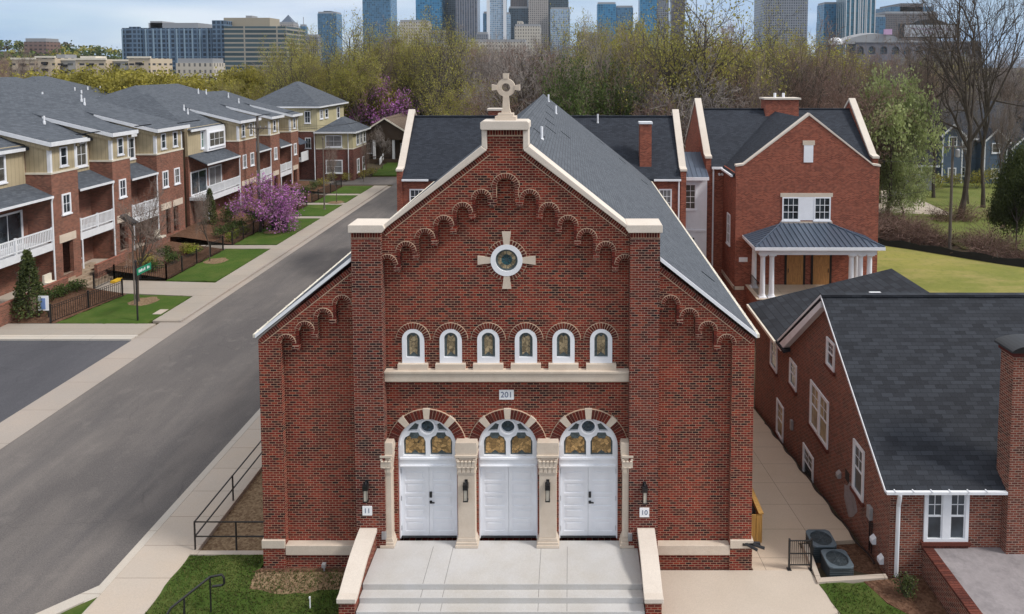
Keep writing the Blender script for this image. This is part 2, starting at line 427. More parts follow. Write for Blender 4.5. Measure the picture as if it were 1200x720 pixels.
M['amber_dull'] = stained('dull_amber_glass', (.36,.28,.17))
M['blueglass'] = stained('blue_glass', (.035,.06,.085))
M['tealglass'] = stained('teal_glass', (.03,.115,.14))
M['lead'] = plain_mat('leaded_border', (.075,.095,.10), .4, .5, 14)

# ------------------------------------------------------------------ window helper
def window(parent, plane, u0, u1, v0, v1, fw=.09, cols=2, rows=2, glass='glass', sill=True, mat='white', proud=.07, bar=.035, name='window'):
    if glass == 'glass': glass = rnd.choice(('glass', 'glass', 'glass_blind', 'glass_dim'))
    F = fmap(plane); b = MB()
    b.ob(F, u0, u1, v0, v0+fw, -.05, proud); b.ob(F, u0, u1, v1-fw, v1, -.05, proud)
    b.ob(F, u0, u0+fw, v0+fw, v1-fw, -.05, proud); b.ob(F, u1-fw, u1, v0+fw, v1-fw, -.05, proud)
    for i in range(1, cols):
        x = u0+fw + (u1-u0-2*fw) * i / cols; b.ob(F, x-bar/2, x+bar/2, v0+fw, v1-fw, -.03, proud*.6)
    for j in range(1, rows):
        z = v0+fw + (v1-v0-2*fw) * j / rows; b.ob(F, u0+fw, u1-fw, z-bar/2, z+bar/2, -.03, proud*.75)
    if sill: b.ob(F, u0-.06, u1+.06, v0-.1, v0-.003, -.05, proud+.05)
    w = b.build(name, M[mat], parent)
    MB().ob(F, u0+fw-.01, u1-fw+.01, v0+fw-.01, v1-fw+.01, -.04, proud*.25).build('pane', M[glass], w)
    return w
def text_mesh(txt, size, depth=.004):
    c = bpy.data.curves.new('txt', 'FONT'); c.body = txt; c.size = size; c.extrude = depth; c.align_x = 'CENTER'; c.align_y = 'CENTER'
    o = bpy.data.objects.new('txt', c); COL.objects.link(o)
    dg = bpy.context.evaluated_depsgraph_get(); me = bpy.data.meshes.new_from_object(o.evaluated_get(dg))
    bpy.data.objects.remove(o); return me
def text(name, txt, size, loc, rot, mat, parent, off=0):
    me = text_mesh(txt, size); me.materials.clear(); me.materials.append(M[mat])
    me.transform(Matrix.Translation(loc) @ Euler(rot).to_matrix().to_4x4())
    o = bpy.data.objects.new(name, me); COL.objects.link(o)
    if parent: attach(o, parent)
    return o
def arc(cx, cz, r, a0, a1, n): return [(cx + r*math.cos(R(a0+(a1-a0)*i/n)), cz + r*math.sin(R(a0+(a1-a0)*i/n))) for i in range(n+1)]
# ================================================================== CHURCH
C = -2.13
FY = fmap(('-y', 22.30))          # recessed panel plane; w outward
church = thing('brick_church', 'red brick church with arched corbels, white double doors and stone cross on its gable', 'church', (C, 37, 0))
def sym(pts): return [(C + u, z) for u, z in pts]
DOORX = (-4.85, -2.13, .59)
WINX = [C + d for d in (-3.14, -1.884, -.628, .628, 1.884, 3.14)]
SPR, DR = 4.17, 1.0
def dhole(x): return [(x-DR, .7), (x+DR, .7)] + arc(x, SPR, DR, 0, 180, 16)
def whole(x): return [(x-.36, 7.1), (x+.36, 7.1)] + arc(x, 7.88, .36, 0, 180, 12)
gable = sym([(-8.22,-.4), (8.22,-.4), (8.22,7.98), (5.03,10.5), (5.03,11.6), (4.06,11.6), (.61,14.26), (.61,14.95),
             (-.61,14.95), (-.61,14.26), (-4.06,11.6), (-5.03,11.6), (-5.03,10.5), (-8.22,7.98)])
wall = MB()
wall.prism(FY, gable, -.45, 0, [dhole(x) for x in DOORX] + [whole(x) for x in WINX] + [arc(C, 10.58, .46, 0, 345, 23)])
# side and rear walls of the nave
wall.box(C-8.22, C-7.8, 22.75, 52.4, -.4, 7.95); wall.box(C+7.8, C+8.22, 22.75, 52.4, -3, 7.95)
FB = fmap(('+y', 52.4))
wall.prism(FB, sym([(-8.22,-3),(8.22,-3),(8.22,7.98),(0,14.55),(-8.22,7.98)]), -.3, 0)
# central arcade layer (front face at Y 22.16)
sx = [.79+.622*i for i in range(6)]; sz = [12.66-.432*i for i in range(6)]
r0, r1 = .195, .325
half = [(.30, 13.06), (.30, sz[0]-.18)]
for i in range(6):
    half += [(sx[i]-r0, sz[i]-.18)] if i == 0 else []
    half += [(sx[i]-r0, sz[i])] + [(sx[i]+r0*math.cos(R(180-a)), sz[i]+r0*math.sin(R(180-a))) for a in range(15, 180, 15)] + [(sx[i]+r0, sz[i])]
    if i < 5: half += [(sx[i]+r0, sz[i+1]-.18), (sx[i+1]-r0, sz[i+1]-.18)]
    else: half += [(sx[i]+r0, sz[i]-.3), (4.2, sz[i]-.3)]
top = [(4.2,11.45), (.605,14.24), (.605,14.94)]
right = half + top
left = [(-u, z) for u, z in reversed(right)]
carc = [(.30*math.cos(R(a)), 13.06+.30*math.sin(R(a))) for a in range(165, 0, -15)]
wall.prism(FY, sym(left + carc + right), -.02, .22)
# side panels: outer pier + stepped arcade (mirrored)
lx = [5.42+.622*i for i in range(4)]; lz = [9.16-.44*i for i in range(4)]
for sgn in (1, -1):
    p = [(8.215,-.39), (8.215,7.97), (5.0,10.48), (5.0, lz[0]-.18), (lx[0]-r0, lz[0]-.18)]
    for i in range(4):
        p += [(lx[i]-r0, lz[i])] + [(lx[i]+r0*math.cos(R(180-a)), lz[i]+r0*math.sin(R(180-a))) for a in range(15, 180, 15)] + [(lx[i]+r0, lz[i])]
        if i < 3: p += [(lx[i]+r0, lz[i+1]-.18), (lx[i+1]-r0, lz[i+1]-.18)]
    p += [(lx[3]+r0, -.39)]
    wall.prism(FY, [(C + sgn*u, z) for u, z in p], -.02, .22)
    # tower pier
    MB().ob(FY, *sorted((C+sgn*4.06, C+sgn*5.035)), -.38, 11.59, -.03, .38).build('tower_pier', M['brick_pier'], church)
    # plinth below the base band
    wall.ob(FY, *sorted((C+sgn*5.03, C+sgn*7.482)), -.37, .54, -.02, .18)
wall.build('wall', M['brick'], church)
# corbel blocks
def corbels(pts, name='corbel'):
    for x, z in pts:
        b = MB()
        b.ob(FY, x-.105, x+.105, z-.04, z+.10, 0, .265); b.ob(FY, x-.085, x+.085, z-.12, z-.042, 0, .20)
        b.build(name, M['brick_pier'], church)
cp = []
for s in (1, -1):
    for i in range(6): cp.append((C+s*(sx[i]-r0-.115 if i else .45), sz[i]-.18))
    for i in range(1, 4): cp.append((C+s*(lx[i]-r0-.115), lz[i]-.18))
corbels(cp)
def arch_ring(name, cx, cz, ri, ro, a0, a1, n, w0, w1, gap=.30, stones=(), legs=0, parent=church):
    """voussoirs round an arch, each its own block over a mortar bed; a run between stones is one part"""
    runs, cur = [], []
    for k in range(n):
        if k in stones:
            if cur: runs.append(cur)
            cur = []
        else: cur.append(k)
    if cur: runs.append(cur)
    d = (a1-a0)/n
    for run in runs:
        b = MB()
        for k in run:
            s = a0 + d*k + d*gap/2; e = a0 + d*(k+1) - d*gap/2
            b.prism(FY, [(cx+r*math.cos(R(t)), cz+r*math.sin(R(t))) for r, t in ((ri, s), (ro, s), (ro, (s+e)/2), (ro, e), (ri, e), (ri, (s+e)/2))], w0, w1 + .006*((k*7) % 3))
        for s in (-1, 1):
            for k in range(legs):
                z1 = cz - .01 - k*.082; b.ob(FY, *sorted((cx+s*ri, cx+s*(ri+.11))), z1-.062, z1, w0, w1)
        o = b.build(name, M['vous'], parent)
        mo = MB(); nn = 20; b0, b1 = a0+d*run[0], a0+d*(run[-1]+1)
        mo.prism(FY, arc(cx, cz, ro+.018, b0, b1, nn) + arc(cx, cz, ri-.004, b1, b0, nn), w0, w1-.012)
        for s in (-1, 1):
            if legs: mo.ob(FY, *sorted((cx+s*(ri-.003), cx+s*(ri+.125))), cz-legs*.082, cz-.002, w0, w1-.013)
        mo.build('mortar_bed', M['mortar'], o)
    return o
arch_ring('brick_arch', C, 13.06, .30, .45, 0, 180, 15, .10, .245, legs=4)
for s in (1, -1):
    for i in range(6): arch_ring('brick_arch', C+s*sx[i], sz[i], r0, r1, 0, 180, 11, .10, .245)
    for i in range(4): arch_ring('brick_arch', C+s*lx[i], lz[i], r0, r1-.02, 0, 180, 11, .10, .245)
# long outer edges of the stepped arcade: header stacks
for s in (1, -1):
    for L_, m_ in ((list(zip(sx, sz)), 6), (list(zip(lx, lz)), 3)):
        for i in range(m_):
            z0 = L_[i][1]; z1 = (L_[i+1][1]-.1) if i+1 < len(L_) else z0-.25; k = 0; b = MB()
            while z0-k*.082-.066 > z1:
                b.ob(FY, *sorted((C+s*(L_[i][0]+r0), C+s*(L_[i][0]+r0+.10))), z0-k*.082-.066, z0-k*.082-.006, .10, .232); k += 1
            if k: b.build('header_stack', M['vous'], church)
# rowlock courses under the coping: bricks on edge, with a pale mortar line below
def rowlock(p, q, w0, w1, h=.16, n=None):
    b = MB(); L = math.dist(p, q); n = n or int(L/.085); dx, dz = (q[0]-p[0])/L, (q[1]-p[1])/L
    nx, nz = (dz, -dx) if -dx < 0 or dx > 0 else (-dz, dx)
    if nz > 0: nx, nz = -nx, -nz
    for k in range(n):
        a, e = L*k/n, L*(k+1)/n - .016
        b.prism(FY, [(p[0]+dx*a, p[1]+dz*a), (p[0]+dx*e, p[1]+dz*e), (p[0]+dx*e+nx*h, p[1]+dz*e+nz*h), (p[0]+dx*a+nx*h, p[1]+dz*a+nz*h)], w0, w1)
    o = b.build('rowlock_course', M['vous'], church)
    m = MB(); g = h + .028
    m.prism(FY, [(p[0], p[1]), (q[0], q[1]), (q[0]+nx*g, q[1]+nz*g), (p[0]+nx*g, p[1]+nz*g)], w0, w1-.012)
    m.build('mortar_bed', M['mortar'], o)
for s in (1, -1):
    rowlock((C+s*.61, 14.26), (C+s*4.06, 11.60), .10, .25)
    rowlock((C+s*5.05, 10.46), (C+s*8.2, 7.98), .10, .245)
    rowlock((C+s*4.08, 11.59), (C+s*5.03, 11.59), .34, .395)
rowlock((C-.58, 14.93), (C+.58, 14.93), .10, .25)
# coping stones
def coping(pts, w0=-.5, w1=.46, name='coping'):
    MB().prism(FY, sym(pts), w0, w1).build(name, M['coping'], church, bevel=.02)
for s in (1, -1):
    f = lambda P: [(s*u, z) for u, z in P]
    coping(f([(4.0,11.602), (5.10,11.602), (5.10,11.86), (3.96,11.86), (3.9,11.74)]), -.5, .48)
    coping(f([(4.08,11.602), (3.94,11.87), (.77,14.42), (.60,14.29), (.612,14.262)]), -.47, .37)
    coping(f([(.585,14.31), (.62,14.30), (.755,14.42), (.755,14.94), (.585,14.94)]), -.46, .35)
coping([(-.76,14.945), (.76,14.945), (.79,15.0), (.79,15.18), (.72,15.24), (-.72,15.24), (-.79,15.18), (-.79,15.0)], -.52, .43)
# cross
cr = MB(); FCx = fmap(('-y', 22.42))
cr.ob(FCx, C-.34, C+.34, 15.242, 15.36, -.30, .30); cr.ob(FCx, C-.25, C+.25, 15.362, 15.46, -.22, .22)
cr.prism(FCx, sym([(-.16,15.462), (.16,15.462), (.115,15.62), (.095,16.02), (-.095,16.02), (-.115,15.62)]), -.10, .10)
cr.prism(FCx, arc(C, 16.30, .30, 0, 352.5, 47), -.085, .085, [arc(C, 16.30, .14, 0, 350, 35)])
for a in (0, 90, 180):
    P = [(.285,-.075), (.46,-.10), (.46,.10), (.285,.075)]
    cr.prism(FCx, [(C+u*math.cos(R(a))-v*math.sin(R(a)), 16.30+u*math.sin(R(a))+v*math.cos(R(a))) for u, v in P], -.105, .105)
cr.build('stone_cross', M['stone'], church, bevel=.012)
# sill band, base bands
MB().ob(FY, -6.19, 1.93, 6.53, 6.82, -.05, .22).ob(FY, -6.19, 1.93, 6.823, 6.90, -.05, .27).build('stone_band', M['stone'], church, bevel=.01)
for s in (1, -1):
    MB().ob(FY, *sorted((C+s*5.04, C+s*7.482)), .55, .88, -.05, .26).build('stone_band', M['stone'], church, bevel=.01)
    MB().ob(FY, *sorted((C+s*7.49, C+s*8.27)), .80, 1.08, -.05, .29).build('stone_band', M['stone'], church, bevel=.01)
    MB().ob(FY, *sorted((C+s*7.482, C+s*8.24)), -.37, .797, .10, .245).build('plinth', M['brick'], church)
# arched stained windows
for x in WINX:
    fr = MB()
    fr.prism(FY, [(x-.37,7.08), (x+.37,7.08)] + arc(x, 7.88, .37, 0, 180, 16), -.12, .03, [[(x-.225,7.28), (x+.225,7.28)] + arc(x, 7.90, .225, 0, 180, 12)])
    w = fr.build('arched_window', M['white'], church)
    MB().prism(FY, [(x-.23,7.275), (x+.23,7.275)] + arc(x, 7.90, .23, 0, 180, 12), -.11, -.05).build('leaded_border', M['lead'], w)
    MB().prism(FY, [(x-.13,7.34), (x, 7.45), (x+.13,7.34), (x+.14,7.90), (x+.09,8.03), (x,7.96), (x-.09,8.03), (x-.14,7.90)], -.10, -.04).build('pane', M['amber_dull'], w)
    MB().ob(FY, x-.50, x+.50, 6.903, 7.09, -.05, .15).build('sill', M['stone'], w)
    arch_ring('brick_arch', x, 7.88, .375, .565, 0, 180, 17, -.02, .03)
# rose window
rw = MB().prism(FY, arc(C, 10.58, .53, 0, 352.5, 47), -.10, .06, [arc(C, 10.58, .37, 0, 350, 35)]).build('rose_window', M['white'], church)
MB().prism(FY, arc(C, 10.58, .375, 0, 350, 35), -.09, -.02, [arc(C, 10.58, .30, 0, 345, 23)]).build('leaded_border', M['lead'], rw)
MB().prism(FY, arc(C, 10.58, .31, 0, 350, 35), -.085, -.025, [arc(C, 10.58, .18, 0, 345, 23)]).build('pane', M['amber_dull'], rw)
MB().prism(FY, arc(C, 10.58, .185, 0, 345, 23), -.08, -.03).build('pane', M['tealglass'], rw)
ld = MB()
for a in range(0, 180, 45):
    ca, sa = math.cos(R(a)), math.sin(R(a)); ld.tube([FY(C-.3*ca, 10.58-.3*sa, -.022), FY(C+.3*ca, 10.58+.3*sa, -.022)], .009, 4)
ld.build('lead_line', M['lead'], rw)
arch_ring('brick_arch', C, 10.58, .535, .67, 0, 360, 36, -.02, .035)
for a in (0, 90, 180, 270):
    P = [(.50,-.09), (.96,-.15), (.96,.15), (.50,.09)]
    ks = MB().prism(FY, [(C+u*math.cos(R(a))-v*math.sin(R(a)), 10.58+u*math.sin(R(a))+v*math.cos(R(a))) for u, v in P], -.02, .05)
    ks.build('keystone', M['stone'], church)
# door bays
for di, x in enumerate(DOORX):
    fr = MB()
    lun = lambda xx: [(xx-.375,3.80), (xx+.375,3.80), (xx+.375,4.30), (xx+.31,4.45), (xx+.15,4.53), (xx-.15,4.53), (xx-.31,4.45), (xx-.375,4.30)]
    big = lambda P, cx, k: [(cx+(u-cx)*k, 4.16+(z-4.16)*k) for u, z in P]
    roundel = arc(x, 4.83, .225, 0, 350, 35)
    spL = [(x-.70,4.66), (x-.36,4.68), (x-.30,4.90), (x-.42,4.95)]
    spR = [(2*x-u, z) for u, z in reversed(spL)]
    fr.prism(FY, [(x-DR+.003,3.43), (x+DR-.003,3.43)] + arc(x, SPR, DR-.003, 0, 180, 24), -.32, -.10,
             [lun(x-.45), lun(x+.45), roundel, spL, spR])
    fr.ob(FY, x-.998, x-.955, .885, 3.428, -.32, -.10); fr.ob(FY, x+.955, x+.998, .885, 3.428, -.32, -.10)
    fr.ob(FY, x-.95, x+.95, 3.43, 3.48, -.1, -.06); fr.ob(FY, x-.95, x+.95, 3.68, 3.74, -.1, -.06)
    fr.prism(FY, arc(x, SPR, DR-.01, 0, 180, 24) + arc(x, SPR, DR-.07, 180, 0, 24), -.1, -.06)
    fr.prism(FY, arc(x, 4.83, .275, 0, 350, 35), -.1, -.05, [roundel])
    f = fr.build('door_frame', M['white'], church)
    for sx_ in (-.45, .45):
        xx = x + sx_
        MB().prism(FY, big(lun(xx), xx, 1.01), -.24, -.20).build('leaded_border', M['lead'], f)
        MB().prism(FY, [(xx-.32,3.86), (xx-.13,3.86), (xx,3.97), (xx+.13,3.86), (xx+.32,3.86), (xx+.32,4.30), (xx+.24,4.42), (xx+.1,4.45), (xx,4.40), (xx-.1,4.45), (xx-.24,4.42), (xx-.32,4.30)], -.23, -.19).build('pane', M['amber'], f)
        MB().prism(FY, [(xx-.17,4.53), (xx-.10,4.42), (xx+.10,4.42), (xx+.17,4.53), (xx+.13,4.62), (xx-.13,4.62)], -.2, -.085).build('glass_crest', M['lead'], f)
    MB().prism(FY, arc(x, 4.83, .23, 0, 345, 23), -.24, -.19).build('pane', M['blueglass'], f)
    rd = MB()
    for a in (0, 45, 90, 135):
        ca, sa = math.cos(R(a)), math.sin(R(a)); rd.tube([FY(x-.22*ca, 4.83-.22*sa, -.185), FY(x+.22*ca, 4.83+.22*sa, -.185)], .008, 4)
    rd.tube([FY(x+.12*math.cos(R(a)), 4.83+.12*math.sin(R(a)), -.185) for a in range(0, 361, 20)], .008, 4)
    rd.build('lead_line', M['lead'], f)
    for P in (spL, spR):
        MB().prism(FY, [(x+(u-x)*1.02, z) for u, z in P], -.24, -.20).build('pane', M['lead'], f)
    for s in (-1, 1):
        u0, u1 = (x-.952, x-.004) if s < 0 else (x+.004, x+.952)
        lf = MB().ob(FY, u0, u1, .90, 3.427, -.30, -.24)
        hs = [.30, .52, .52, .52, .52]; z = 1.0
        sty, gapz = .13, .10
        lf.ob(FY, u0, u0+sty, .90, 3.427, -.24, -.215); lf.ob(FY, u1-sty, u1, .90, 3.427, -.24, -.215)
        zs = [.90, 1.06, 1.42, 1.51, 1.87, 1.96, 2.32, 2.41, 2.77, 2.86, 3.22, 3.427]
        for k in range(0, 12, 2): lf.ob(FY, u0+sty, u1-sty, zs[k], zs[k+1], -.24, -.216)
        for k in range(1, 11, 2): lf.ob(FY, u0+sty+.09, u1-sty-.09, zs[k]+.08, zs[k+1]-.08, -.24, -.222)
        d = lf.build('door_leaf', M['white'], church)
        hg = MB()
        for z in (1.18, 2.24, 3.2): hg.ob(FY, x+s*.958-.012, x+s*.958+.012, z-.08, z+.08, -.215, -.185)
        if di != 1: hg.build('hinge', M['black'], d)
    if di != 1:
        h = MB(); hx = x + .06
        h.ob(FY, hx-.04, hx+.04, 2.28, 2.47, -.215, -.17)
        h.ob(FY, hx-.04, hx+.04, 2.06, 2.15, -.215, -.18); h.ob(FY, hx-.02, hx+.13, 2.09, 2.12, -.18, -.14)
        h.build('door_handle', M['black'], d)
    MB().ob(FY, x-1.05, x+1.05, .883, .898, -.33, -.12).build('threshold', M['black'], church)
    ar = arch_ring('door_arch', x, SPR, 1.005, 1.32, 14, 166, 30, -.02, .06, .17, stones={6,7,14,15,22,23})
    
    d_ = 152/30
    for a, e in ((14+6*d_, 14+8*d_), (14+14*d_, 14+16*d_), (14+22*d_, 14+24*d_)):
        st = MB().prism(FY, [(x+r*math.cos(R(t)), SPR+r*math.sin(R(t))) for r, t in ((1.002, a), (1.36, a), (1.36, (a+e)/2), (1.36, e), (1.002, e), (1.002, (a+e)/2))], -.02, .085)
        st.build('keystone', M['stone'], church)
# stone columns
for cx, w in ((-6.15, .30), (-3.49, .58), (-.77, .58), (1.88, .30)):
    b = MB(); h = w/2
    b.ob(FY, cx-h-.09, cx+h+.09, .882, .98, -.1, .40); b.ob(FY, cx-h-.065, cx+h+.065, .983, 1.07, -.1, .37)
    b.prism(FY, [(cx-h-.05,1.073), (cx+h+.05,1.073), (cx+h+.01,1.2), (cx-h-.01,1.2)], -.1, .34)
    b.ob(FY, cx-h, cx+h, 1.203, 3.42, -.1, .32)
    c = b.build('stone_column', M['stone'], church, bevel=.012)
    k = MB()
    k.ob(FY, cx-h-.02, cx+h+.02, 3.423, 3.48, -.1, .345)
    k.prism(FY, [(cx-h,3.483), (cx+h,3.483), (cx+h+.03,3.75), (cx+h+.07,4.02), (cx-h-.07,4.02), (cx-h-.03,3.75)], -.1, .33)
    n = 4 if w > .4 else 2; e_ = .08 if w > .4 else .045
    for row, (z0, z1, pr) in enumerate(((3.49,3.72,.02),(3.66,3.93,.04))):       # two rows of carved leaves
        for j in range(n + row):
            u = cx + (w+.05*row)*((j+.5)/(n+row)-.5); q = w/n*.42
            k.prism(FY, [(u-q,z0), (u+q,z0), (u+q*.9,z1-.06), (u,z1), (u-q*.9,z1-.06)], .30, .345+pr)
            k.tube([FY(u-q*.6, z1-.05, .35+pr), FY(u+q*.6, z1-.05, .35+pr)], .028, 6)
    for s in (-1, 1): k.tube([FY(cx+s*(h-.0), 3.94, .30), FY(cx+s*(h-.0), 3.94, .39)], .045, 10)
    k.ob(FY, cx-h-e_, cx+h+e_, 4.023, 4.09, -.1, .40)
    k.build('capital', M['stone'], c)
    MB().prism(FY, [(cx-h-.06,4.093), (cx+h+.06,4.093), (cx+h+.085,4.30), (cx+h+.06,4.50), (cx-h-.06,4.50), (cx-h-.085,4.30)], -.1, .34).build('impost_block', M['stone'], c, bevel=.01)
# roof
def slope_slab(b, x0, z0, x1, z1, y0, y1, t):
    b.hexa([(x0,y0,z0-t),(x1,y0,z1-t),(x1,y1,z1-t),(x0,y1,z0-t),(x0,y0,z0),(x1,y0,z1),(x1,y1,z1),(x0,y1,z0)])
def slope_slab_y(b, y0, z0, y1, z1, x0, x1, t):
    b.hexa([(x0,y0,z0-t),(x1,y0,z0-t),(x1,y1,z1-t),(x0,y1,z1-t),(x0,y0,z0),(x1,y0,z0),(x1,y1,z1),(x0,y1,z1)])
rf = MB()
ZR = 14.82
def zroof(u): return ZR - .803*abs(u)
for s in (1, -1):
    x0, x1 = C, C + s*8.27
    slope_slab(rf, x0, zroof(0), x1, zroof(8.27), 22.72, 52.72, .16)
    slope_slab(rf, C+s*5.04, zroof(5.04), x1, zroof(8.27), 22.02, 22.717, .16)
roof = rf.build('roof', M['nave_roof'], church)
rc = MB()
for k in range(98):
    y = 22.9 + k*.305
    for s in (1, -1): slope_slab(rc, C, ZR+.022, C+s*.20, ZR-.14, y, y+.30, .03)
rc.build('ridge_cap', M['nave_roof'], roof)
for s in (1, -1):                                           # rake boards and gutters
    g = MB(); slope_slab(g, C+s*5.05, zroof(5.05)+.008, C+s*8.26, zroof(8.26)+.008, 21.95, 22.017, .13); g.build('rake_board', M['white'], roof)
    g = MB(); x = C+s*8.30; z = zroof(8.27)+.10
    g.box(x-.055, x+.055, 22.0, 52.7, z-.22, z-.10)
    for k in range(40): g.box(x-.06, x+.06, 22.3+k*.77, 22.34+k*.77, z-.10, z-.08)
    g.build('gutter', M['cream'], roof)
vp = [(.95, 27.5, .30, .055), (1.15, 44.5, .3, .06), (.5, 49.6, .3, .06)]
for u, y, h, r in vp:
    MB().lathe((C+u, y, zroof(u)-.05), [(r*1.6,0),(r*1.6,.06),(r,.08),(r,h+.25)], 10).build('vent_pipe', M['white'], roof)
tb = MB()
for u, y in ((.55,28.6),(.9,33),(.75,36.2),(.65,40),(1.6,36),(7.2,26),(6.9,46),(5.6,49),(4.1,50.5),(.5,45)):
    slope_slab(tb, C+u, zroof(u)+.03, C+u+.5, zroof(u+.5)+.03, y, y+.07, .02)
tb.build('lifted_shingle', M['wing_roof'], roof)
sn = MB().ob(FY, C+7.9, C+8.5, .9, .99, .2, .3).tube([FY(C+8.0,.96,.26), FY(C+8.35,.90,.5)], .05, 8).tube([FY(C+8.25,.96,.3), FY(C+8.6,.93,.45)], .05, 8)
tag(sn.build('security_lamp', M['black']), 'small black twin security lamp at the base of the church corner beside the path', 'lamp')
# outlet boxes
for i, (x, z) in enumerate(((-6.25, 1.35), (1.98, 1.3))):
    tag(MB().ob(FY, x-.07, x+.07, z-.14, z+.12, 0, .42).build('outlet_box', M['gal']), ('small grey outlet box above the landing, inside the ' + ('left' if i == 0 else 'right') + ' sloping cheek wall'), 'outlet box')
# lanterns + number plates
def lantern(x, z, w, label):
    t = thing('wall_lantern', label, 'lantern', (x, 22.30-w, z), 'black lanterns by the church doors')
    F = fmap(('-y', 22.30-w))
    MB().ob(F, x-.05, x+.05, z+.10, z+.34, 0, .03).tube([F(x, z+.28, .02), F(x, z+.34, .12), F(x, z+.28, .16)], .018, 6).ob(F, x-.085, x+.085, z+.10, z+.27, .06, .24).build('lamp_head', M['black'], t)
    b = MB()
    for a in (-.07, .055):
        for c in (.08, .205): b.ob(F, x+a, x+a+.015, z-.28, z+.1, c, c+.015)
    b.ob(F, x-.08, x+.08, z-.31, z-.281, .07, .23); b.build('lamp_cage', M['black'], t)
    MB().ob(F, x-.05, x+.05, z-.28, z+.09, .10, .20).build('lamp_glass', M['lens'], t)
lantern(-6.79, 2.92, .38, 'black wall lantern above the number 11 plate')
lantern(2.45, 2.86, .38, 'black wall lantern above the number 10 plate')
lantern(-3.49, 2.90, .32, 'black lantern on the stone column left of the middle door')
lantern(-.77, 2.90, .32, 'black lantern on the stone column right of the middle door')
def plate(txt, x, z, w, hw, hh, size, label):
    o = MB().ob(fmap(('-y', 22.30-w)), x-hw, x+hw, z-hh, z+hh, .004, .03).build('number_plate', M['sign_white'], bevel=.005)
    tag(o, label, 'number plate', 'white number plates on the church front')
    text('numerals', txt, size, (x, 22.30-w-.034, z), (R(90), 0, 0), 'ink', o)
plate('201', C-.03, 5.99, 0, .245, .165, .27, 'white plate reading 201 above the middle door')
plate('11', -6.79, 2.20, .38, .16, .16, .23, 'white square plate reading 11 beside the left door')
plate('10', 2.45, 2.14, .38, .16, .16, .23, 'white square plate reading 10 beside the right door')
# ------------------------------------------------------------------ entrance steps
es = thing('entrance_steps', 'pale concrete landing and steps between sloping brick cheek walls before the church doors', 'steps', (C, 20.5, 0))
b = MB(); edges = [22.3, 20.34, 20.0, 19.66, 19.32, 18.98]; zt = [.88, .71, .54, .37, .20]
for k in range(5):
    b.box(-6.50, 2.24, edges[k+1], edges[k] if k == 0 else edges[k]-.003, -.1, zt[k])
land = b.build('landing', M['steps'], es, bevel=.015)
j = MB()
for x in (-4.62, -3.95, .0-1.0, -.2+.08):
    j.box(x-.006, x+.006, edges[1]+.01, 22.0, .88, .8815)
    for k in range(1, 4): j.box(x-.006, x+.006, edges[k+1]+.02, edges[k]-.01, zt[k], zt[k]+.0015)
j.build('joint', M['asphalt'], land)
for s, (xa, xb) in ((-1, (-7.02, -6.50)), (1, (2.24, 2.76))):
    F = fmap(('+x', xa)); L = xb - xa
    prof = [(21.91,1.46), (21.8,1.46), (20.86,1.30), (19.78,.87), (19.62,.87)]
    MB().prism(F, [(y, z) for y, z in prof] + [(19.62,-.3), (21.91,-.3)], .02, L-.02).build('cheek_wall', M['brick'], es)
    MB().prism(F, [(y, z+.004) for y, z in prof[:-1]] + [(19.56,.874), (19.56,1.02), (19.78,1.03), (20.4,1.30), (20.86,1.46), (21.4,1.57), (21.84,1.62), (21.912,1.60)], -.03, L+.03).build('coping', M['coping'], es, bevel=.015)
# ================================================================== CHURCH WING behind the nave
wing = thing('parish_hall', 'long brick hall crossing behind the church, dark shingle roof between pale stone gable copings', 'hall', (-2, 56, 0))
WX0, WX1, WY0, WY1, WYR = -13.35, 8.85, 52.0, 60.6, 56.3
w = MB()
w.box(WX0+.3, C-8.24, WY0, WY0+.3, -.4, 8.35); w.box(C+8.24, WX1-.3, WY0, WY0+.3, -3, 8.35); w.box(WX0+.3, WX1-.3, WY1-.3, WY1, -3, 8.35)
for x0, x1 in ((WX0, WX0+.42), (WX1-.42, WX1)):
    w.prism(fmap(('+x', x0)), [(WY0-.1,-3), (WY1+.1,-3), (WY1+.1,8.9), (WY1-.5,9.05), (WYR,13.2), (WY0+.5,9.05), (WY0-.1,8.9)], 0, x1-x0)
w.build('wall', M['brick_new'], wing)
rb = MB()
slope_slab_y(rb, WY0-.22, 8.36, WYR, 12.85, WX0+.424, WX1-.424, .18); slope_slab_y(rb, WY1+.22, 8.36, WYR+.002, 12.85, WX0+.424, WX1-.424, .18)
wr = rb.build('roof', M['wing_roof'], wing)
MB().box(WX0+.43, WX1-.43, WYR-.16, WYR+.16, 12.80, 12.90).build('ridge_cap', M['wing_roof'], wr)
for x in (WX0-.06, WX1-.48):
    F = fmap(('+x', x))
    MB().prism(F, [(WY0-.16,8.92), (WY0-.16,9.10), (WY0+.42,9.22), (WYR,13.42), (WY1-.42,9.22), (WY1+.16,9.1), (WY1+.16,8.92), (WY1-.45,9.06), (WYR,13.204), (WY0+.45,9.06)], 0, .54).build('coping', M['coping'], wing, bevel=.02)
for x0, x1 in ((WX0+.43, -10.9), (6.35, WX1-.43)):
    MB().box(x0, x1, WY0-.36, WY0-.23, 8.20, 8.34).build('gutter', M['white'], wing)
MB().tube([(8.28, WY0-.08, 8.2), (8.28, WY0-.08, -2.4)], .06, 8).build('downspout', M['white'], wing)
window(wing, ('-y', WY0), 6.75, 7.75, 5.9, 7.55, .1, 3, 3)
window(wing, ('-y', WY0), -12.4, -11.3, 5.9, 7.55, .1, 3, 3)
ch = MB().box(5.35, 6.25, 52.6, 53.4, 8.0, 12.5).build('chimney', M['brick_new'], wing)
MB().box(5.28, 6.32, 52.52, 53.48, 12.504, 12.66).build('chimney_cap', M['whitetrim'], ch)
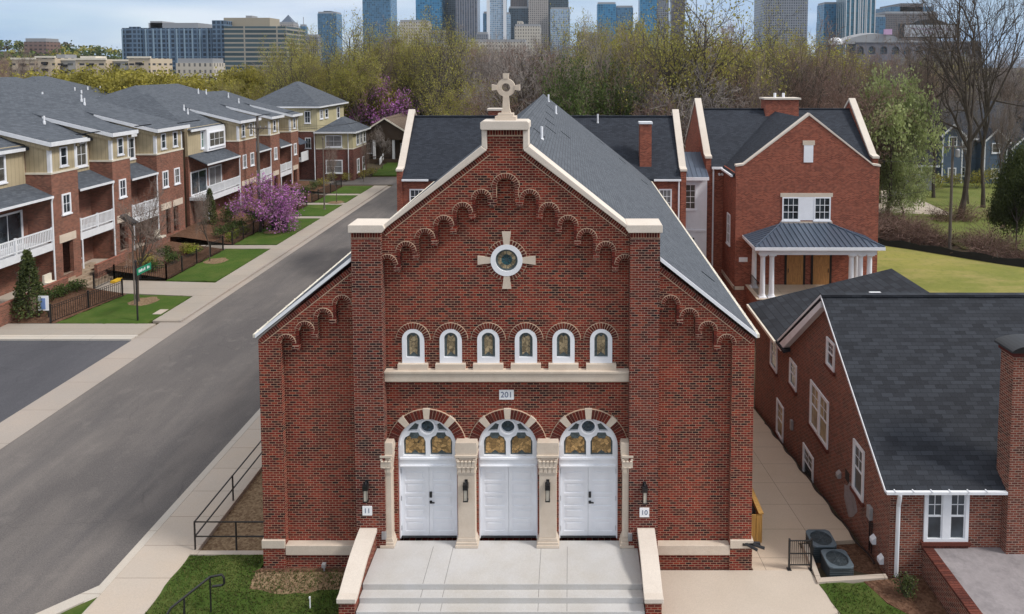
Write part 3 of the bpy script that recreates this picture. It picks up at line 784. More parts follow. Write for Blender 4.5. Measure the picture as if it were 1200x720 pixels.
MB().lathe((2.2, 55.8, 12.3), [(.09,0),(.09,.1),(.07,.12),(.07,.75)], 10).build('vent_pipe', M['whitetrim'], wing)
MB().lathe((4.25, 52.9, 8.9), [(.06,0),(.06,.7)], 8).build('vent_pipe', M['black'], wing)
ch = MB().box(-6.9, -5.5, 57.0, 58.0, 11, 13.25).build('chimney', M['brick_new'], wing)
MB().box(-7.0, -5.4, 56.9, 58.1, 13.254, 13.42).build('chimney_cap', M['coping'], ch)

# ================================================================== LINK
lk = thing('glazed_link', 'narrow white connecting bay with metal lean-to roof between the hall and the gabled annex', 'link bay', (9.9, 54.5, -2.5))
MB().box(8.87, 11.0, 54.6, 58, -2.8, 8.0).build('wall', M['white'], lk)
r = MB(); slope_slab_y(r, 54.15, 8.10, 57.6, 9.7, 8.87, 11.05, .1)
rr = r.build('roof', M['metalroof'], lk)
r = MB()
for k in range(6): slope_slab_y(r, 54.15, 8.15, 57.6, 9.75, 8.98+k*.39, 9.01+k*.39, .06)
r.build('seam', M['metalroof'], rr)
MB().box(8.87, 11.04, 54.05, 54.148, 7.86, 8.1).build('fascia', M['white'], lk)
window(lk, ('-y', 54.6), 9.2, 10.1, 5.4, 7.5, .1, 2, 4)
for z in (.2, 3.6): MB().box(8.9, 10.95, 54.5, 54.598, z, z+.15).build('belt_rail', M['white'], lk)
window(lk, ('-y', 54.6), 9.2, 10.1, 1.0, 3.2, .1, 2, 4)

# ================================================================== ANNEX
an = thing('gabled_annex', 'tall orange red brick annex with stone coped gables, dark roof and a columned white porch', 'annex', (18, 56, -2.5))
AY, ABY = 51.0, 55.3
b = MB(); FA = fmap(('-y', AY))
b.prism(FA, [(12.45,-3), (23.25,-3), (23.25,9.42), (22.75,9.5), (17.85,13.28), (12.95,9.5), (12.45,9.42)], -.35, 0)
b.box(12.45, 12.85, AY+.35, ABY, -3, 8.9); b.box(22.85, 23.25, AY+.35, ABY, -3, 8.9)
b.box(11.4, 12.452, ABY, ABY+.35, -3, 8.75); b.box(23.25, 24.6, ABY, ABY+.35, -3, 8.75)
for x0 in (11.0, 24.6):
    b.prism(fmap(('+x', x0)), [(ABY-.1,-3), (65.2,-3), (65.2,9.55), (60.2,13.9), (ABY+.5,9.6), (ABY-.1,9.45)], 0, .42)
b.box(11.4, 24.6, 64.8, 65.1, -3, 8.8)
b.build('wall', M['brick_new'], an)
MB().prism(fmap(('+x', 12.38)), [(AY-.06,.0),(ABY,.0),(ABY,.26),(AY-.06,.26)], 0, .068).ob(FA, 12.38, 13.15, 0, .26, .003, .06).build('stone_band', M['stone'], an)
rb = MB()
slope_slab_y(rb, ABY-.2, 8.85, 60.2, 13.2, 11.424, 24.596, .18); slope_slab_y(rb, 65.3, 8.85, 60.202, 13.2, 11.424, 24.596, .18)
slope_slab(rb, 17.85, 13.02, 12.3, 8.72, AY+.352, 59.6, .16); slope_slab(rb, 17.852, 13.02, 23.4, 8.72, AY+.352, 59.6, .16)
ar = rb.build('roof', M['wing_roof'], an)
MB().box(11.43, 24.59, 60.05, 60.35, 13.16, 13.25).build('ridge_cap', M['wing_roof'], ar)
FAc = fmap(('-y', AY))
MB().prism(FAc, [(12.40,9.424), (12.40,9.58), (13.0,9.66), (17.85,13.48), (22.7,9.66), (23.3,9.58), (23.3,9.424), (22.74,9.504), (17.85,13.284), (12.96,9.504)], -.42, .06).build('coping', M['coping'], an, bevel=.015)
for x in (10.92, 24.53):
    MB().prism(fmap(('+x', x)), [(ABY-.16,9.46), (ABY-.16,9.66), (ABY+.42,9.78), (60.2,14.16), (65.3,9.75), (65.3,9.56), (60.2,13.904), (ABY+.46,9.604)], 0, .57).build('coping', M['coping'], an, bevel=.02)
MB().box(11.44, 12.3, ABY-.36, ABY-.22, 8.62, 8.80).box(12.15, 12.295, AY+.4, ABY-.22, 8.58, 8.72).build('gutter', M['white'], an)
MB().tube([(11.62, ABY-.09, 8.6), (11.62, ABY-.09, -2.4)], .065, 8).build('downspout', M['white'], an)
MB().tube([(12.1,ABY-.02,8.2),(12.1,ABY-.2,8.15)], .1, 8).tube([(12.33,ABY-.02,8.2),(12.33,ABY-.2,8.15)], .1, 8).build('flood_lamp', M['white'], an)
# attic louvre + main window
lv = MB().ob(FA, 17.5, 18.2, 9.75, 11.05, -.02, .05).build('attic_panel', M['white'], an)
MB().ob(FA, 17.4, 18.3, 11.053, 11.4, -.02, .06).build('lintel', M['stone'], an)
window(an, ('-y', AY), 15.95, 17.25, 5.35, 7.12, .1, 3, 3, glass='glass'); window(an, ('-y', AY), 18.35, 19.6, 5.35, 7.12, .1, 3, 3)
MB().ob(FA, 17.254, 18.346, 5.35, 7.12, -.02, .05).build('shutter_panel', M['white'], an)
MB().ob(FA, 15.8, 19.75, 7.124, 7.42, -.02, .05).ob(FA, 15.8, 19.75, 5.1, 5.245, -.02, .09).build('lintel', M['stone'], an)
window(an, ('-x', 12.45), 52.6, 53.6, 3.0, 5.4, .1, 2, 3)
tag(MB().ob(FA, 12.75, 13.4, 2.15, 2.5, .003, .03).build('door_number_plate', M['sign_white']), 'small white number plate on the annex brickwork left of the porch', 'number plate')
# chimney
ck = MB().box(17.0, 19.9, 59.5, 60.9, 12, 14.05).build('chimney', M['brick_new'], an)
cc = MB().box(16.85, 20.05, 59.35, 61.05, 14.054, 14.2).build('chimney_cap', M['coping'], ck)
for x in (18.0, 18.75): MB().lathe((x, 60.2, 14.2), [(.12,0),(.12,.4)], 8).build('flue', M['white'], cc)
# porch
pf = MB().box(13.3, 22.2, 47.75, AY-.003, -2.8, .35).build('porch_floor', M['brick_new'], an)
MB().box(13.25, 22.25, 47.7, AY-.005, .353, .40).build('porch_slab', M['path'], an)
def col(x, y):
    c = MB().lathe((x, y, .40), [(.27,0),(.27,.10),(.22,.14),(.22,.2),(.19,.26),(.165,2.9),(.20,2.98),(.24,3.05),(.24,3.13)], 16)
    c.box(x-.28, x+.28, y-.28, y+.28, .402, .47); c.box(x-.26, x+.26, y-.26, y+.26, 3.47, 3.55)
    c.build('column', M['white'], an)
for x, y in ((13.75, 48.15), (14.4, 48.15), (13.75, 50.4), (20.75, 48.15), (21.4, 48.15), (21.4, 50.4), (20.1, 48.15)): col(x, y)
MB().box(13.4, 21.8, 47.9, 48.4, 3.55, 3.98).box(13.4, 13.9, 48.403, AY-.01, 3.55, 3.98).box(21.3, 21.8, 48.403, AY-.01, 3.55, 3.98).box(13.1, 22.05, 47.55, AY-.01, 3.983, 4.12).build('porch_beam', M['white'], an)
px0, px1, py0, pz0, pz1 = 13.0, 22.15, 47.45, 4.22, 5.15
b = MB(); rx0, rx1 = 15.9, 19.4
b.face([(px0,py0,pz0),(px1,py0,pz0),(rx1,AY-.02,pz1),(rx0,AY-.02,pz1)]); b.face([(px0,AY-.02,pz0),(px0,py0,pz0),(rx0,AY-.02,pz1)]); b.face([(px1,py0,pz0),(px1,AY-.02,pz0),(rx1,AY-.02,pz1)])
b.face([(px0,py0,pz0),(px0,AY-.02,pz0),(px1,AY-.02,pz0),(px1,py0,pz0)])
pr = b.build('porch_roof', M['metalroof'], an)
b = MB()
for k in range(1, 24):
    x = px0 + (px1-px0)*k/24
    if x < rx0: f = (x-px0)/(rx0-px0)
    elif x > rx1: f = (px1-x)/(px1-rx1)
    else: f = 1
    b.hexa([(x-.02,py0,pz0-.01),(x+.02,py0,pz0-.01),(x+.02,py0+(AY-.02-py0)*f,pz0+(pz1-pz0)*f-.01),(x-.02,py0+(AY-.02-py0)*f,pz0+(pz1-pz0)*f-.01),
            (x-.02,py0,pz0+.06),(x+.02,py0,pz0+.06),(x+.02,py0+(AY-.02-py0)*f,pz0+(pz1-pz0)*f+.06),(x-.02,py0+(AY-.02-py0)*f,pz0+(pz1-pz0)*f+.06)])
for k in range(1, 8):
    y = py0 + (AY-py0)*k/8; f = (y-py0)/(AY-py0)
    for e, r_ in ((px0, rx0), (px1, rx1)):
        b.tube([(e, y, pz0+.03), (e+(r_-e)*f, y, pz0+(pz1-pz0)*f+.03)], .03, 4)
for e, r_ in ((px0, rx0), (px1, rx1)): b.tube([(e, py0, pz0+.04), (r_, AY-.03, pz1+.04)], .06, 6)
b.build('seam', M['metalroof'], pr)
MB().box(px0-.03, px1+.03, py0-.04, py0+.06, 4.0, 4.215).box(px0-.03, px0+.07, py0+.063, AY-.01, 4.0, 4.215).box(px1-.07, px1+.03, py0+.063, AY-.01, 4.0, 4.215).build('fascia', M['white'], an)
for x in (17.0, 19.0):
    d = MB().ob(FA, x-.62, x+.62, .402, 2.75, -.03, .05)
    for z in (.6, 1.3, 2.0): d.ob(FA, x-.45, x+.45, z, z+.55, .04, .075)
    dd = d.build('door', M['wood'], an); MB().ob(FA, x+(.5 if x > 18 else -.54), x+(.54 if x > 18 else -.5), 1.35, 1.65, .05, .12).build('door_handle', M['black'], dd)
    MB().ob(FA, x-.78, x-.625, .402, 2.9, -.02, .07).ob(FA, x+.625, x+.78, .402, 2.9, -.02, .07).build('door_jamb', M['dark'], dd)
st = MB()
for k in range(8): st.box(15.6, 19.3, 47.72-.3*(k+1), 47.72-.3*k-.002 if k else 47.698, -3, .35-.17*(k+1)+.02)
st.build('porch_stair', M['path'], an)
for x in (15.35, 19.35):
    MB().prism(fmap(('+x', x)), [(47.69,-3),(45.0,-3),(45.0,-.9),(47.0,.55),(47.69,.55)], 0, .4).build('stair_cheek', M['brick_new'], an)
    MB().prism(fmap(('+x', x-.05)), [(47.69,.553),(47.0,.553),(45.0,-.895),(44.95,-.74),(46.95,.71),(47.69,.71)], 0, .5).build('coping', M['stone'], an)
rl = MB()
for k in range(12): rl.tube([(13.55, 48.5+k*.2, .42), (13.55, 48.5+k*.2, 1.35)], .015, 4)
rl.tube([(13.55, 48.4, 1.36), (13.55, 50.3, 1.36)], .03, 6).build('porch_railing', M['iron'], an)
tag(MB().tube([(23.9, 52.6, -2.4), (23.6, 52.6, 2.6)], .05, 6).tube([(24.5, 52.6, -2.4), (23.65, 52.6, 1.2)], .05, 6).build('guy_guard', M['yellow']), 'bright yellow guy wire guards leaning at the right corner of the annex', 'guy guard')

# ================================================================== FOREGROUND HOUSE
ho = thing('brick_house', 'brown brick house with steep dark shingle roof, big front chimney and white windows', 'house', (16, 27, 0))
HX, HY, HB = 10.61, 21.82, 33.4
b = MB(); FH = fmap(('-x', HX))
b.prism(FH, [(HY,-3), (33.0,-3), (33.0,3.35), (27.7,7.20), (22.1,3.1), (HY,3.05)], -.3, 0)
b.box(HX+.3, 22, HY, HY+.3, -3, 3.05); b.box(HX+.3, 22, 32.7, 33.0, -3, 3.3)
b.prism(FH, [(33.0,-3.2), (38.3,-3.2), (38.3,3.1), (33.0,3.1)], -.3, -.003)
b.prism(fmap(('-y', 38.0)), [(HX+.3,-3.2), (21.5,-3.2), (21.5,3.1), (18.5,5.05), (HX+.3,3.1)], -.3, 0)
b.build('wall', M['brick_house'], ho)
rb = MB(); EX = 10.33
slope_slab_y(rb, 21.62, 3.10, 27.7, 7.55, EX, 22.3, .16); slope_slab_y(rb, 33.35, 3.30, 27.702, 7.55, EX, 22.3, .16)
hr = rb.build('roof', M['house_roof'], ho)
rb = MB(); slope_slab(rb, 18.5, 5.33, 10.27, 3.28, 32.2, 38.75, .14); slope_slab(rb, 18.502, 5.33, 21.6, 3.38, 32.2, 38.75, .14)
rb.build('rear_roof', M['house_roof'], ho)
MB().box(EX+.01, 22.2, 27.55, 27.85, 7.51, 7.60).build('ridge_cap', M['house_roof'], hr)
b = MB()                                                     # white barge board, gutters
b.prism(FH, [(21.6,3.03), (21.6,3.11), (27.7,7.56), (33.37,3.31), (33.37,3.20), (27.7,7.46), (21.65,3.03)], .275, .30)
b.build('barge_board', M['whitetrim'], hr)
MB().prism(FH, [(33.36,2.95), (33.36,3.06), (27.7,7.30), (27.7,7.02), (32.9,2.95)], .003, .279).build('rear_soffit', M['whitetrim'], hr)
g = MB().box(EX, 14.28, 21.49, 21.60, 3.01, 3.10)
for k in range(6): g.box(10.6+k*.6, 10.63+k*.6, 21.45, 21.62, 3.1, 3.13)
g.build('gutter', M['whitetrim'], hr)
MB().box(10.15, 10.265, 33.4, 38.7, 3.1, 3.25).build('gutter', M['cream'], hr)
MB().tube([(10.78,21.54,3.0), (10.80,21.60,2.8), (10.83,21.72,2.5), (10.83,21.74,.05)], .07, 8).build('downspout', M['whitetrim'], ho)
MB().box(EX-.02, EX+.0, 33.4, 33.5, 2.9, 3.0).build('bracket', M['whitetrim'], hr)
MB().lathe((13.0,31.0,5.05), [(.07,0),(.07,.6)], 8).build('vent_pipe', M['whitetrim'], hr); MB().box(16.0,16.6,35.6,36,4.75,4.9).build('roof_vent', M['whitetrim'], ho)
c = MB().box(14.3, 15.9, 21.5, 22.15, -.2, 7.65).build('chimney', M['brick_house'], ho)
c2 = MB().box(14.24, 15.96, 21.44, 22.21, 7.654, 7.8).build('chimney_band', M['darkbrick'], c)
MB().prism(fmap(('-y', 20.9)), arc(14.72, 8.5, .93, 0, 180, 14) , -1.3, 0).build('chimney_hood', M['black'], c) if False else MB().prism(fmap(('-y', 21.36)), [(15.1+.95*math.cos(R(a)), 7.803+.27*math.sin(R(a))) for a in range(0, 181, 12)], -.95, 0).build('chimney_hood', M['black'], c)
def dh(plane, u0, u1, v0, v1, n=1, glass='glass', mull=.16, name='window'):
    """double-hung window, n sashes side by side, real depth"""
    F = fmap(plane); f = MB(); fw = .11
    f.ob(F, u0, u1, v0, v0+fw, -.05, .06); f.ob(F, u0, u1, v1-fw, v1, -.05, .06); f.ob(F, u0, u0+fw, v0+fw, v1-fw, -.05, .06); f.ob(F, u1-fw, u1, v0+fw, v1-fw, -.05, .06)
    wd = (u1-u0-2*fw-(n-1)*mull)/n
    for k in range(1, n): x = u0+fw+k*wd+(k-1)*mull; f.ob(F, x, x+mull, v0+fw, v1-fw, -.05, .055)
    mid = (v0+v1)/2
    for k in range(n):
        x = u0+fw+k*(wd+mull); f.ob(F, x, x+wd, mid-.03, mid+.03, -.04, .03)
        for q in (x, x+wd-.04): f.ob(F, q, q+.04, v0+fw, v1-fw, -.04, .025)
        f.ob(F, x+wd/2-.012, x+wd/2+.012, mid+.03, v1-fw, -.04, .012); f.ob(F, x, x+wd, (mid+v1-fw)/2-.012, (mid+v1-fw)/2+.012, -.04, .012)
    w = f.build(name, M['whitetrim'], ho)
    for k in range(n):
        x = u0+fw+k*(wd+mull); MB().ob(F, x+.03, x+wd-.03, v0+fw-.01, v1-fw+.01, -.045, .004).build('pane', M[glass], w)
    MB().ob(F, u0-.08, u1+.08, v0-.12, v0-.003, -.05, .10).build('sill', M['vous_house'], w)
dh(('-x', HX), 26.75, 27.6, 4.7, 5.85)
dh(('-x', HX), 34.2, 35.35, 1.2, 2.75); dh(('-x', HX), 31.2, 32.2, 1.7, 2.95)
dh(('-x', HX), 27.25, 29.35, 1.2, 3.2, 2, 'glass_amber'); dh(('-x', HX), 28.8, 30.1, -1.5, -.1); dh(('-x', HX), 33.0, 34.1, -1.8, .0, 1, 'glass_amber')
dh(('-x', HX), 23.82, 24.75, 1.2, 3.1)
dh(('-y', HY), 11.72, 13.2, 1.22, 2.97, 2, 'glass', .26)
b = MB()
for k in range(17): b.ob(fmap(('-y', HY)), 11.69+k*.091, 11.69+k*.091+.074, .95, 1.095, -.02, .05)
b.build('rowlock_sill', M['vous_house'], ho)
pb = MB(); n_ = 14
pb.prism(FH, [(24.95+.55*math.cos(6.283*k/n_)*(1+.2*math.sin(k*2.1)), .55+.62*math.sin(6.283*k/n_)*(1+.2*math.cos(k*1.7))) for k in range(n_)], .003, .012)
pb.build('mortar_patch', M['patio'], ho)
MB().ob(FH, 25.1, 25.45, 1.1, 1.5, .003, .02).build('brick_hole', M['dark'], ho)
def side_box(y0, y1, z0, z1, d, mat, label, cat='meter box'):
    tag(MB().ob(FH, y0, y1, z0, z1, .003, d).build(cat.replace(' ', '_'), M[mat], bevel=.01), label, cat)
side_box(23.05, 23.3, 1.05, 1.5, .13, 'gal', 'grey electric meter box on the house side wall above the air conditioners')
cd = MB().tube([(HX-.05,23.17,1.05),(HX-.05,23.17,-.1)], .03, 6).tube([(HX-.05,23.0,1.05),(HX-.05,23.0,-.1)], .02, 6)
tag(cd.build('conduit', M['black']), 'thin dark conduits running down the house wall beside the air conditioners', 'conduit')
for i, (y, z, l) in enumerate(((22.75, .52, 'white hooded wall vent on the house, just right of the meter box'), (22.15, .25, 'white hooded wall vent low on the house near its front corner'), (25.85, .95, 'grey box on the house wall beside the patched hole'))):
    tag(MB().prism(fmap(('+y', y)), [(HX-.003,z-.12),(HX-.003,z+.14),(HX-.14,z+.02),(HX-.14,z-.12)], 0, .22).build('wall_vent', M['whitetrim'] if i < 2 else M['gal']), l, 'vent')
tag(MB().ob(FH, 31.55, 31.75, -.35, .1, .003, .12).build('gas_meter', M['gal']), 'small grey meter on the house side wall between the lower windows', 'meter')
hs = []
for k in range(60):
    y = 22.4+k*.22; hs.append((HX-.22+.06*math.sin(k*.7), y, -2.5*max(0,(y-22)/16)+.05))
tag(MB().tube(hs, .035, 6).build('black_pipe', M['black']), 'long black drain pipe lying along the foot of the house wall', 'pipe')
# raised terrace
te = thing('brick_terrace', 'raised terrace with mottled grey paving and a low brick edge in front of the house', 'terrace', (13.5, 20, 0))
MB().box(11.72, 22, 16, HY-.004, -.3, .93).build('terrace_wall', M['brick_house'], te)
MB().box(12.05, 22, 16.2, HY-.006, .92, .99).build('paving', M['patio'], te)
b = MB()
for k in range(58): b.box(11.70, 12.045, 16.0+k*.1, 16.0+k*.1+.085, .934, 1.02)
b.build('brick_edge', M['vous_house'], te)
# ------------------------------------------------------------------ air conditioners etc.
def ac(x, y, z, label):
    t = thing('air_conditioner', label, 'air conditioner', (x, y, z), 'air conditioners beside the house')
    b = MB().box(x-.40, x+.40, y-.40, y+.40, z, z+.80)
    for k in range(10): b.box(x-.41, x+.41, y-.41, y+.41, z+.06+k*.072, z+.09+k*.072)
    b.build('casing', M['ac'], t, bevel=.03)
    MB().prism(lambda u, v, w: (u, v, z+.80+w), [(x-.44,y-.30),(x-.41,y-.38),(x-.30,y-.44),(x+.30,y-.44),(x+.41,y-.38),(x+.44,y-.30),(x+.44,y+.30),(x+.41,y+.38),(x+.30,y+.44),(x-.30,y+.44),(x-.41,y+.38),(x-.44,y+.30)], .0, .07, [arc(x, y, .36, 0, 345, 23)]).build('top_cover', M['ac_top'], t, bevel=.02)
    f = MB()
    for k in range(8): f.tube([(x+(.045*k+.035)*math.cos(R(a)), y+(.045*k+.04)*math.sin(R(a)), z+.862) for a in range(0, 361, 20)], .006, 4)
    for a in range(0, 180, 45): f.tube([(x-.31*math.cos(R(a)),y-.31*math.sin(R(a)),z+.868),(x+.31*math.cos(R(a)),y+.31*math.sin(R(a)),z+.868)], .008, 4)
    f.build('fan_guard', M['acfan'], t)
    f = MB().lathe((x,y,z+.70), [(.09,0),(.09,.1),(.05,.13)], 10)
    for a in range(0, 360, 120):
        ca, sa = math.cos(R(a)), math.sin(R(a)); c2_, s2_ = math.cos(R(a+55)), math.sin(R(a+55))
        f.hexa([(x+.06*ca,y+.06*sa,z+.72),(x+.28*ca,y+.28*sa,z+.70),(x+.28*c2_,y+.28*s2_,z+.76),(x+.06*c2_,y+.06*s2_,z+.76),(x+.06*ca,y+.06*sa,z+.73),(x+.28*ca,y+.28*sa,z+.71),(x+.28*c2_,y+.28*s2_,z+.77),(x+.06*c2_,y+.06*s2_,z+.77)])
    f.build('fan', M['acfan'], t)
ac(8.84, 23.15, -.50, 'dark grey air conditioner by the house, the rear one against the iron gate')
ac(9.02, 22.15, -.50, 'dark grey air conditioner by the house, the front one near the lawn kerb')
gt = thing('iron_gate', 'low black iron gate panel across the path end beside the air conditioners', 'gate', (7.75, 22.1, 0))
for x in (7.38, 8.12): MB().box(x-.03, x+.03, 22.07, 22.13, 0, 1.08).box(x-.07, x+.07, 22.02, 22.18, 0, .02).build('post', M['iron'], gt)
b = MB()
for z in (.15, .55, 1.0): b.box(7.41, 8.09, 22.085, 22.115, z, z+.03)
for k in range(9): b.box(7.46+k*.07, 7.475+k*.07, 22.09, 22.11, .18, 1.0)
b.build('gate_panel', M['iron'], gt)
wf = thing('board_enclosure', 'yellow pine board enclosure against the church side wall by the path', 'enclosure', (6.5, 25, 0))
b = MB()
for k in range(4): b.box(6.14+k*.19, 6.31+k*.19, 23.72, 23.75, -.35, .82)
b.box(6.12, 6.9, 23.755, 23.80, .66, .76); b.build('board_panel', M['fencewood'], wf)
b = MB()
for k in range(14): b.box(6.90, 6.93, 23.76+k*.19, 23.93+k*.19, -.7, .84)
b.box(6.84, 6.895, 23.81, 26.4, .66, .76); b.box(6.78, 6.96, 23.70, 26.42, .845, .89); b.build('board_panel', M['fencewood'], wf)
ac(6.5, 24.9, -.45, 'dark air conditioner hidden inside the pine board enclosure')
# ================================================================== GROUND
def clamp(t): return max(0., min(1., t))
def g(x, y):
    z = -2.5 * clamp((y-22)/16) * clamp((x+2)/7)
    d = math.hypot((x+640)/230, (y-780)/230); z += 34*math.exp(-d*d*1.2)
    d = math.hypot((x-250)/260, (y-900)/260); z += 8*math.exp(-d*d)
    return z
xs = sorted(set([-6000,-3000,-1500,-1000,6000,3000,1500,1000] + list(range(-700,701,50)) + [-40,-28,-15,-2,5,12,26,45,70]))
ys = sorted(set([-1500,-200,-30,0,10,16,22,30,38,52,60,75,90,6000,4000,3000,2200,1700] + list(range(100,1401,50))))
b = MB(); gm = {}
for i, x in enumerate(xs):
    for j, y in enumerate(ys): gm[i, j] = len(b.v); b.v.append((x, y, g(x, y)-.15))
for i in range(len(xs)-1):
    for j in range(len(ys)-1): b.f.append((gm[i,j], gm[i+1,j], gm[i+1,j+1], gm[i,j+1])); b.mi.append(0)
struct(b.build('ground', M['litter']))
def sheet(name, pts, z, mat, thick=None, follow=False, kind='structure', skirt=.15, ragged=0):
    """flat (or terrain-following) slab; its top is z above the datum"""
    b = MB(); zz = lambda p: (g(*p) if follow else 0) + z
    if ragged:
        q = []; rr = random.Random(len(name)+int(pts[0][1]*7))
        for (xa, ya), (xb, yb) in zip(pts, pts[1:]+pts[:1]):
            L = math.hypot(xb-xa, yb-ya); m = max(1, int(L/.35))
            for k in range(m):
                t = k/m; w_ = ragged*rr.uniform(-1, 1)*(1 if 0 < k else .3); q.append((xa+(xb-xa)*t-(yb-ya)/L*w_, ya+(yb-ya)*t+(xb-xa)/L*w_))
        pts = q
    n = len(pts)
    b.face([(p[0], p[1], zz(p)) for p in pts])
    for i in range(n):
        p, q = pts[i], pts[(i+1) % n]
        b.face([(p[0],p[1],zz(p)), (p[0],p[1],zz(p)-skirt), (q[0],q[1],zz(q)-skirt), (q[0],q[1],zz(q))])
    o = b.build(name, M[mat]); o['kind'] = kind; return o
rect = lambda x0, x1, y0, y1: [(x0,y0),(x1,y0),(x1,y1),(x0,y1)]
sheet('street', rect(-25.5,-15.45,-8,118), -.11, 'asphalt', skirt=.03)
sheet('side_street', rect(-95,-27.4,31.6,41.6), -.10, 'asphalt_dark', skirt=.04)
sheet('valley_gutter', rect(-27.4,-25.5,-8,44.6), -.095, 'gutterc', skirt=.05)
sheet('kerb', rect(-15.45,-15.15,-8,118), .02, 'curbc')
sheet('sidewalk', rect(-15.147,-13.25,-8,118), .012, 'walk')
sheet('kerb', rect(-26.0,-25.5,44.6,96), -.085, 'gutterc', skirt=.06)
sheet('kerb', rect(-26.2,-26.003,44.6,96), .03, 'gutterc')
sheet('sidewalk', rect(-27.9,-26.203,44.6,96), .02, 'walk_old')
sheet('sidewalk', rect(-60,-27.403,42.3,44.1), .02, 'walk_old')
sheet('kerb', rect(-60,-27.403,41.6,42.297), .0, 'curbc')
sheet('sidewalk', rect(-40,-27.403,27,31.6), .02, 'walk')
sheet('cross_street', rect(-60,-25.5,97.5,104), -.105, 'asphalt', skirt=.04)
sheet('cross_street', rect(-15.1,-13.5,112,118), -.105, 'asphalt', skirt=.04)
sheet('kerb', [(-15.45,21.35),(-15.16,21.0),(-17.6,18.6),(-18.0,18.85)], .03, 'curbc')
sheet('corner_grass', [(-15.165,20.85),(-15.165,17),(-17.6,17),(-17.5,18.55)], .035, 'grass', ragged=.03)
# church lawn, mulch strip
sheet('front_lawn', [(-13.247,8),(-6.9,8),(-6.9,22.0),(-10.5,22.05),(-10.5,22.72),(-13.247,22.72)], .035, 'grass', ragged=.05)
sheet('mulch_bed', [(-13.1,22.95),(-10.38,22.95),(-10.38,60),(-13.1,60)], -.10, 'straw', skirt=.04)
sheet('bed_kerb', rect(-13.1,-10.38,22.75,22.947), .045, 'walk')
sheet('bed_kerb', rect(-13.247,-13.103,22.75,60), .05, 'walk')
sheet('straw_patch', [(-10.45,21.2),(-9.2,20.95),(-7.1,21.3),(-7.1,22.1),(-10.3,22.1),(-10.6,22.0)], .042, 'straw', skirt=.02, ragged=.07)
sheet('dirt_edge', [(-10.7,21.93),(-7.08,21.93),(-7.08,22.14),(-10.42,22.14)], .047, 'mulch', skirt=.02)
# right side
sheet('driveway', [(2.8,8),(10.6,8),(8.05,22.05),(2.8,22.05)], .01, 'drive', skirt=.06)
sheet('path', [(6.16,22.053),(8.2,22.053),(8.25,23.75),(10.4,23.95),(10.4,38),(6.16,38)], .012, 'path', follow=True)
sheet('path', [(6.3,38.0),(10.4,38.0),(10.4,47),(6.3,47)], .012, 'path', follow=True)
sheet('side_lawn', [(8.15,21.4),(9.65,21.5),(10.0,20.6),(11.6,19.0),(11.6,8),(10.65,8)], .03, 'grass', ragged=.05)
sheet('mulch_bed', [(9.66,21.52),(11.69,21.8),(11.69,8),(11.61,8),(11.61,19.0),(10.02,20.62)], .034, 'mulch')
sheet('unit_pad', [(8.3,21.7),(10.6,21.8),(10.6,23.93),(8.3,23.74)], -.12, 'mulch', follow=True, skirt=.02)
sheet('unit_kerb', [(8.10,21.42),(10.5,21.62),(10.5,21.80),(8.28,21.62)], .09, 'walk', skirt=.2)
sheet('unit_kerb', [(8.10,21.424),(8.276,21.622),(8.42,23.2),(8.22,23.2)], .09, 'walk', skirt=.3)
sheet('rear_lawn', rect(6.3,12.2,47.003,53.9), .02, 'grass2', follow=True)
sheet('path', rect(8.4,11.0,47.1,51.5), .03, 'path', follow=True)
fp = [(23.3,44),(90,44),(90,57),(58,57.5),(48,62),(42,66.2),(36,71.5),(31,75),(23.3,76)]
sheet('field', fp, .03, 'field', follow=True)
sheet('yard', [(42,72),(52,65),(95,65),(95,135),(60,112),(50,100),(42,90)], .03, 'yard', follow=True)
sheet('gravel_drive', [(40,90),(50,88),(52,112),(44,112)], .04, 'drive', follow=True)
# verge lawns left of the street
sheet('corner_lawn', [(-34.0,44.12),(-27.95,44.12),(-27.95,49.3),(-33.0,49.9)], .04, 'grass2', ragged=.09)
sheet('entry_walk', [(-27.903,49.5),(-27.903,52.6),(-38,53.4),(-38,50.6)], .025, 'walk_old')
for y0, y1 in ((53,62.4),(64,75),(76.4,82.5),(84,88.6),(90,95.5)):
    sheet('verge_lawn', [(-32.0,y0),(-27.95,y0),(-27.95,y1),(-32.0,y1)], .04, 'grass2', ragged=.10)
for y0, y1 in ((62.6,63.8),(75.2,76.2),(82.7,83.8),(88.8,89.8)):
    sheet('entry_walk', rect(-38,-27.903,y0,y1), .022, 'walk_old')
sheet('far_lawn', [(-31,105),(-13.5,105),(-13.5,128),(-33,128)], .03, 'grass2'); sheet('far_lawn', [(-25.4,118.2),(-15.5,118.2),(-15.5,128),(-25.4,128)], .06, 'grass2')
# planting slope in front of the townhouses
b = MB()
for y0, y1 in ((53.6,62.4),(64,75),(76.4,82.5),(84,88.6),(90,95.5)):
    b.face([(-32.2,y0,.03),(-32.2,y1,.03),(-37.0,y1,.75),(-37.0,y0,.75)]); b.face([(-37.0,y0,.75),(-37.0,y1,.75),(-38.6,y1,.8),(-38.6,y0,.8)])
b.face([(-60,44.15,.03),(-34.05,44.15,.03),(-33.1,49.9,.05),(-37,49.9,.7),(-39,49.9,.8),(-60,49.9,.8)])
o = b.build('planting_bed', M['mulch']); o['kind'] = 'structure'

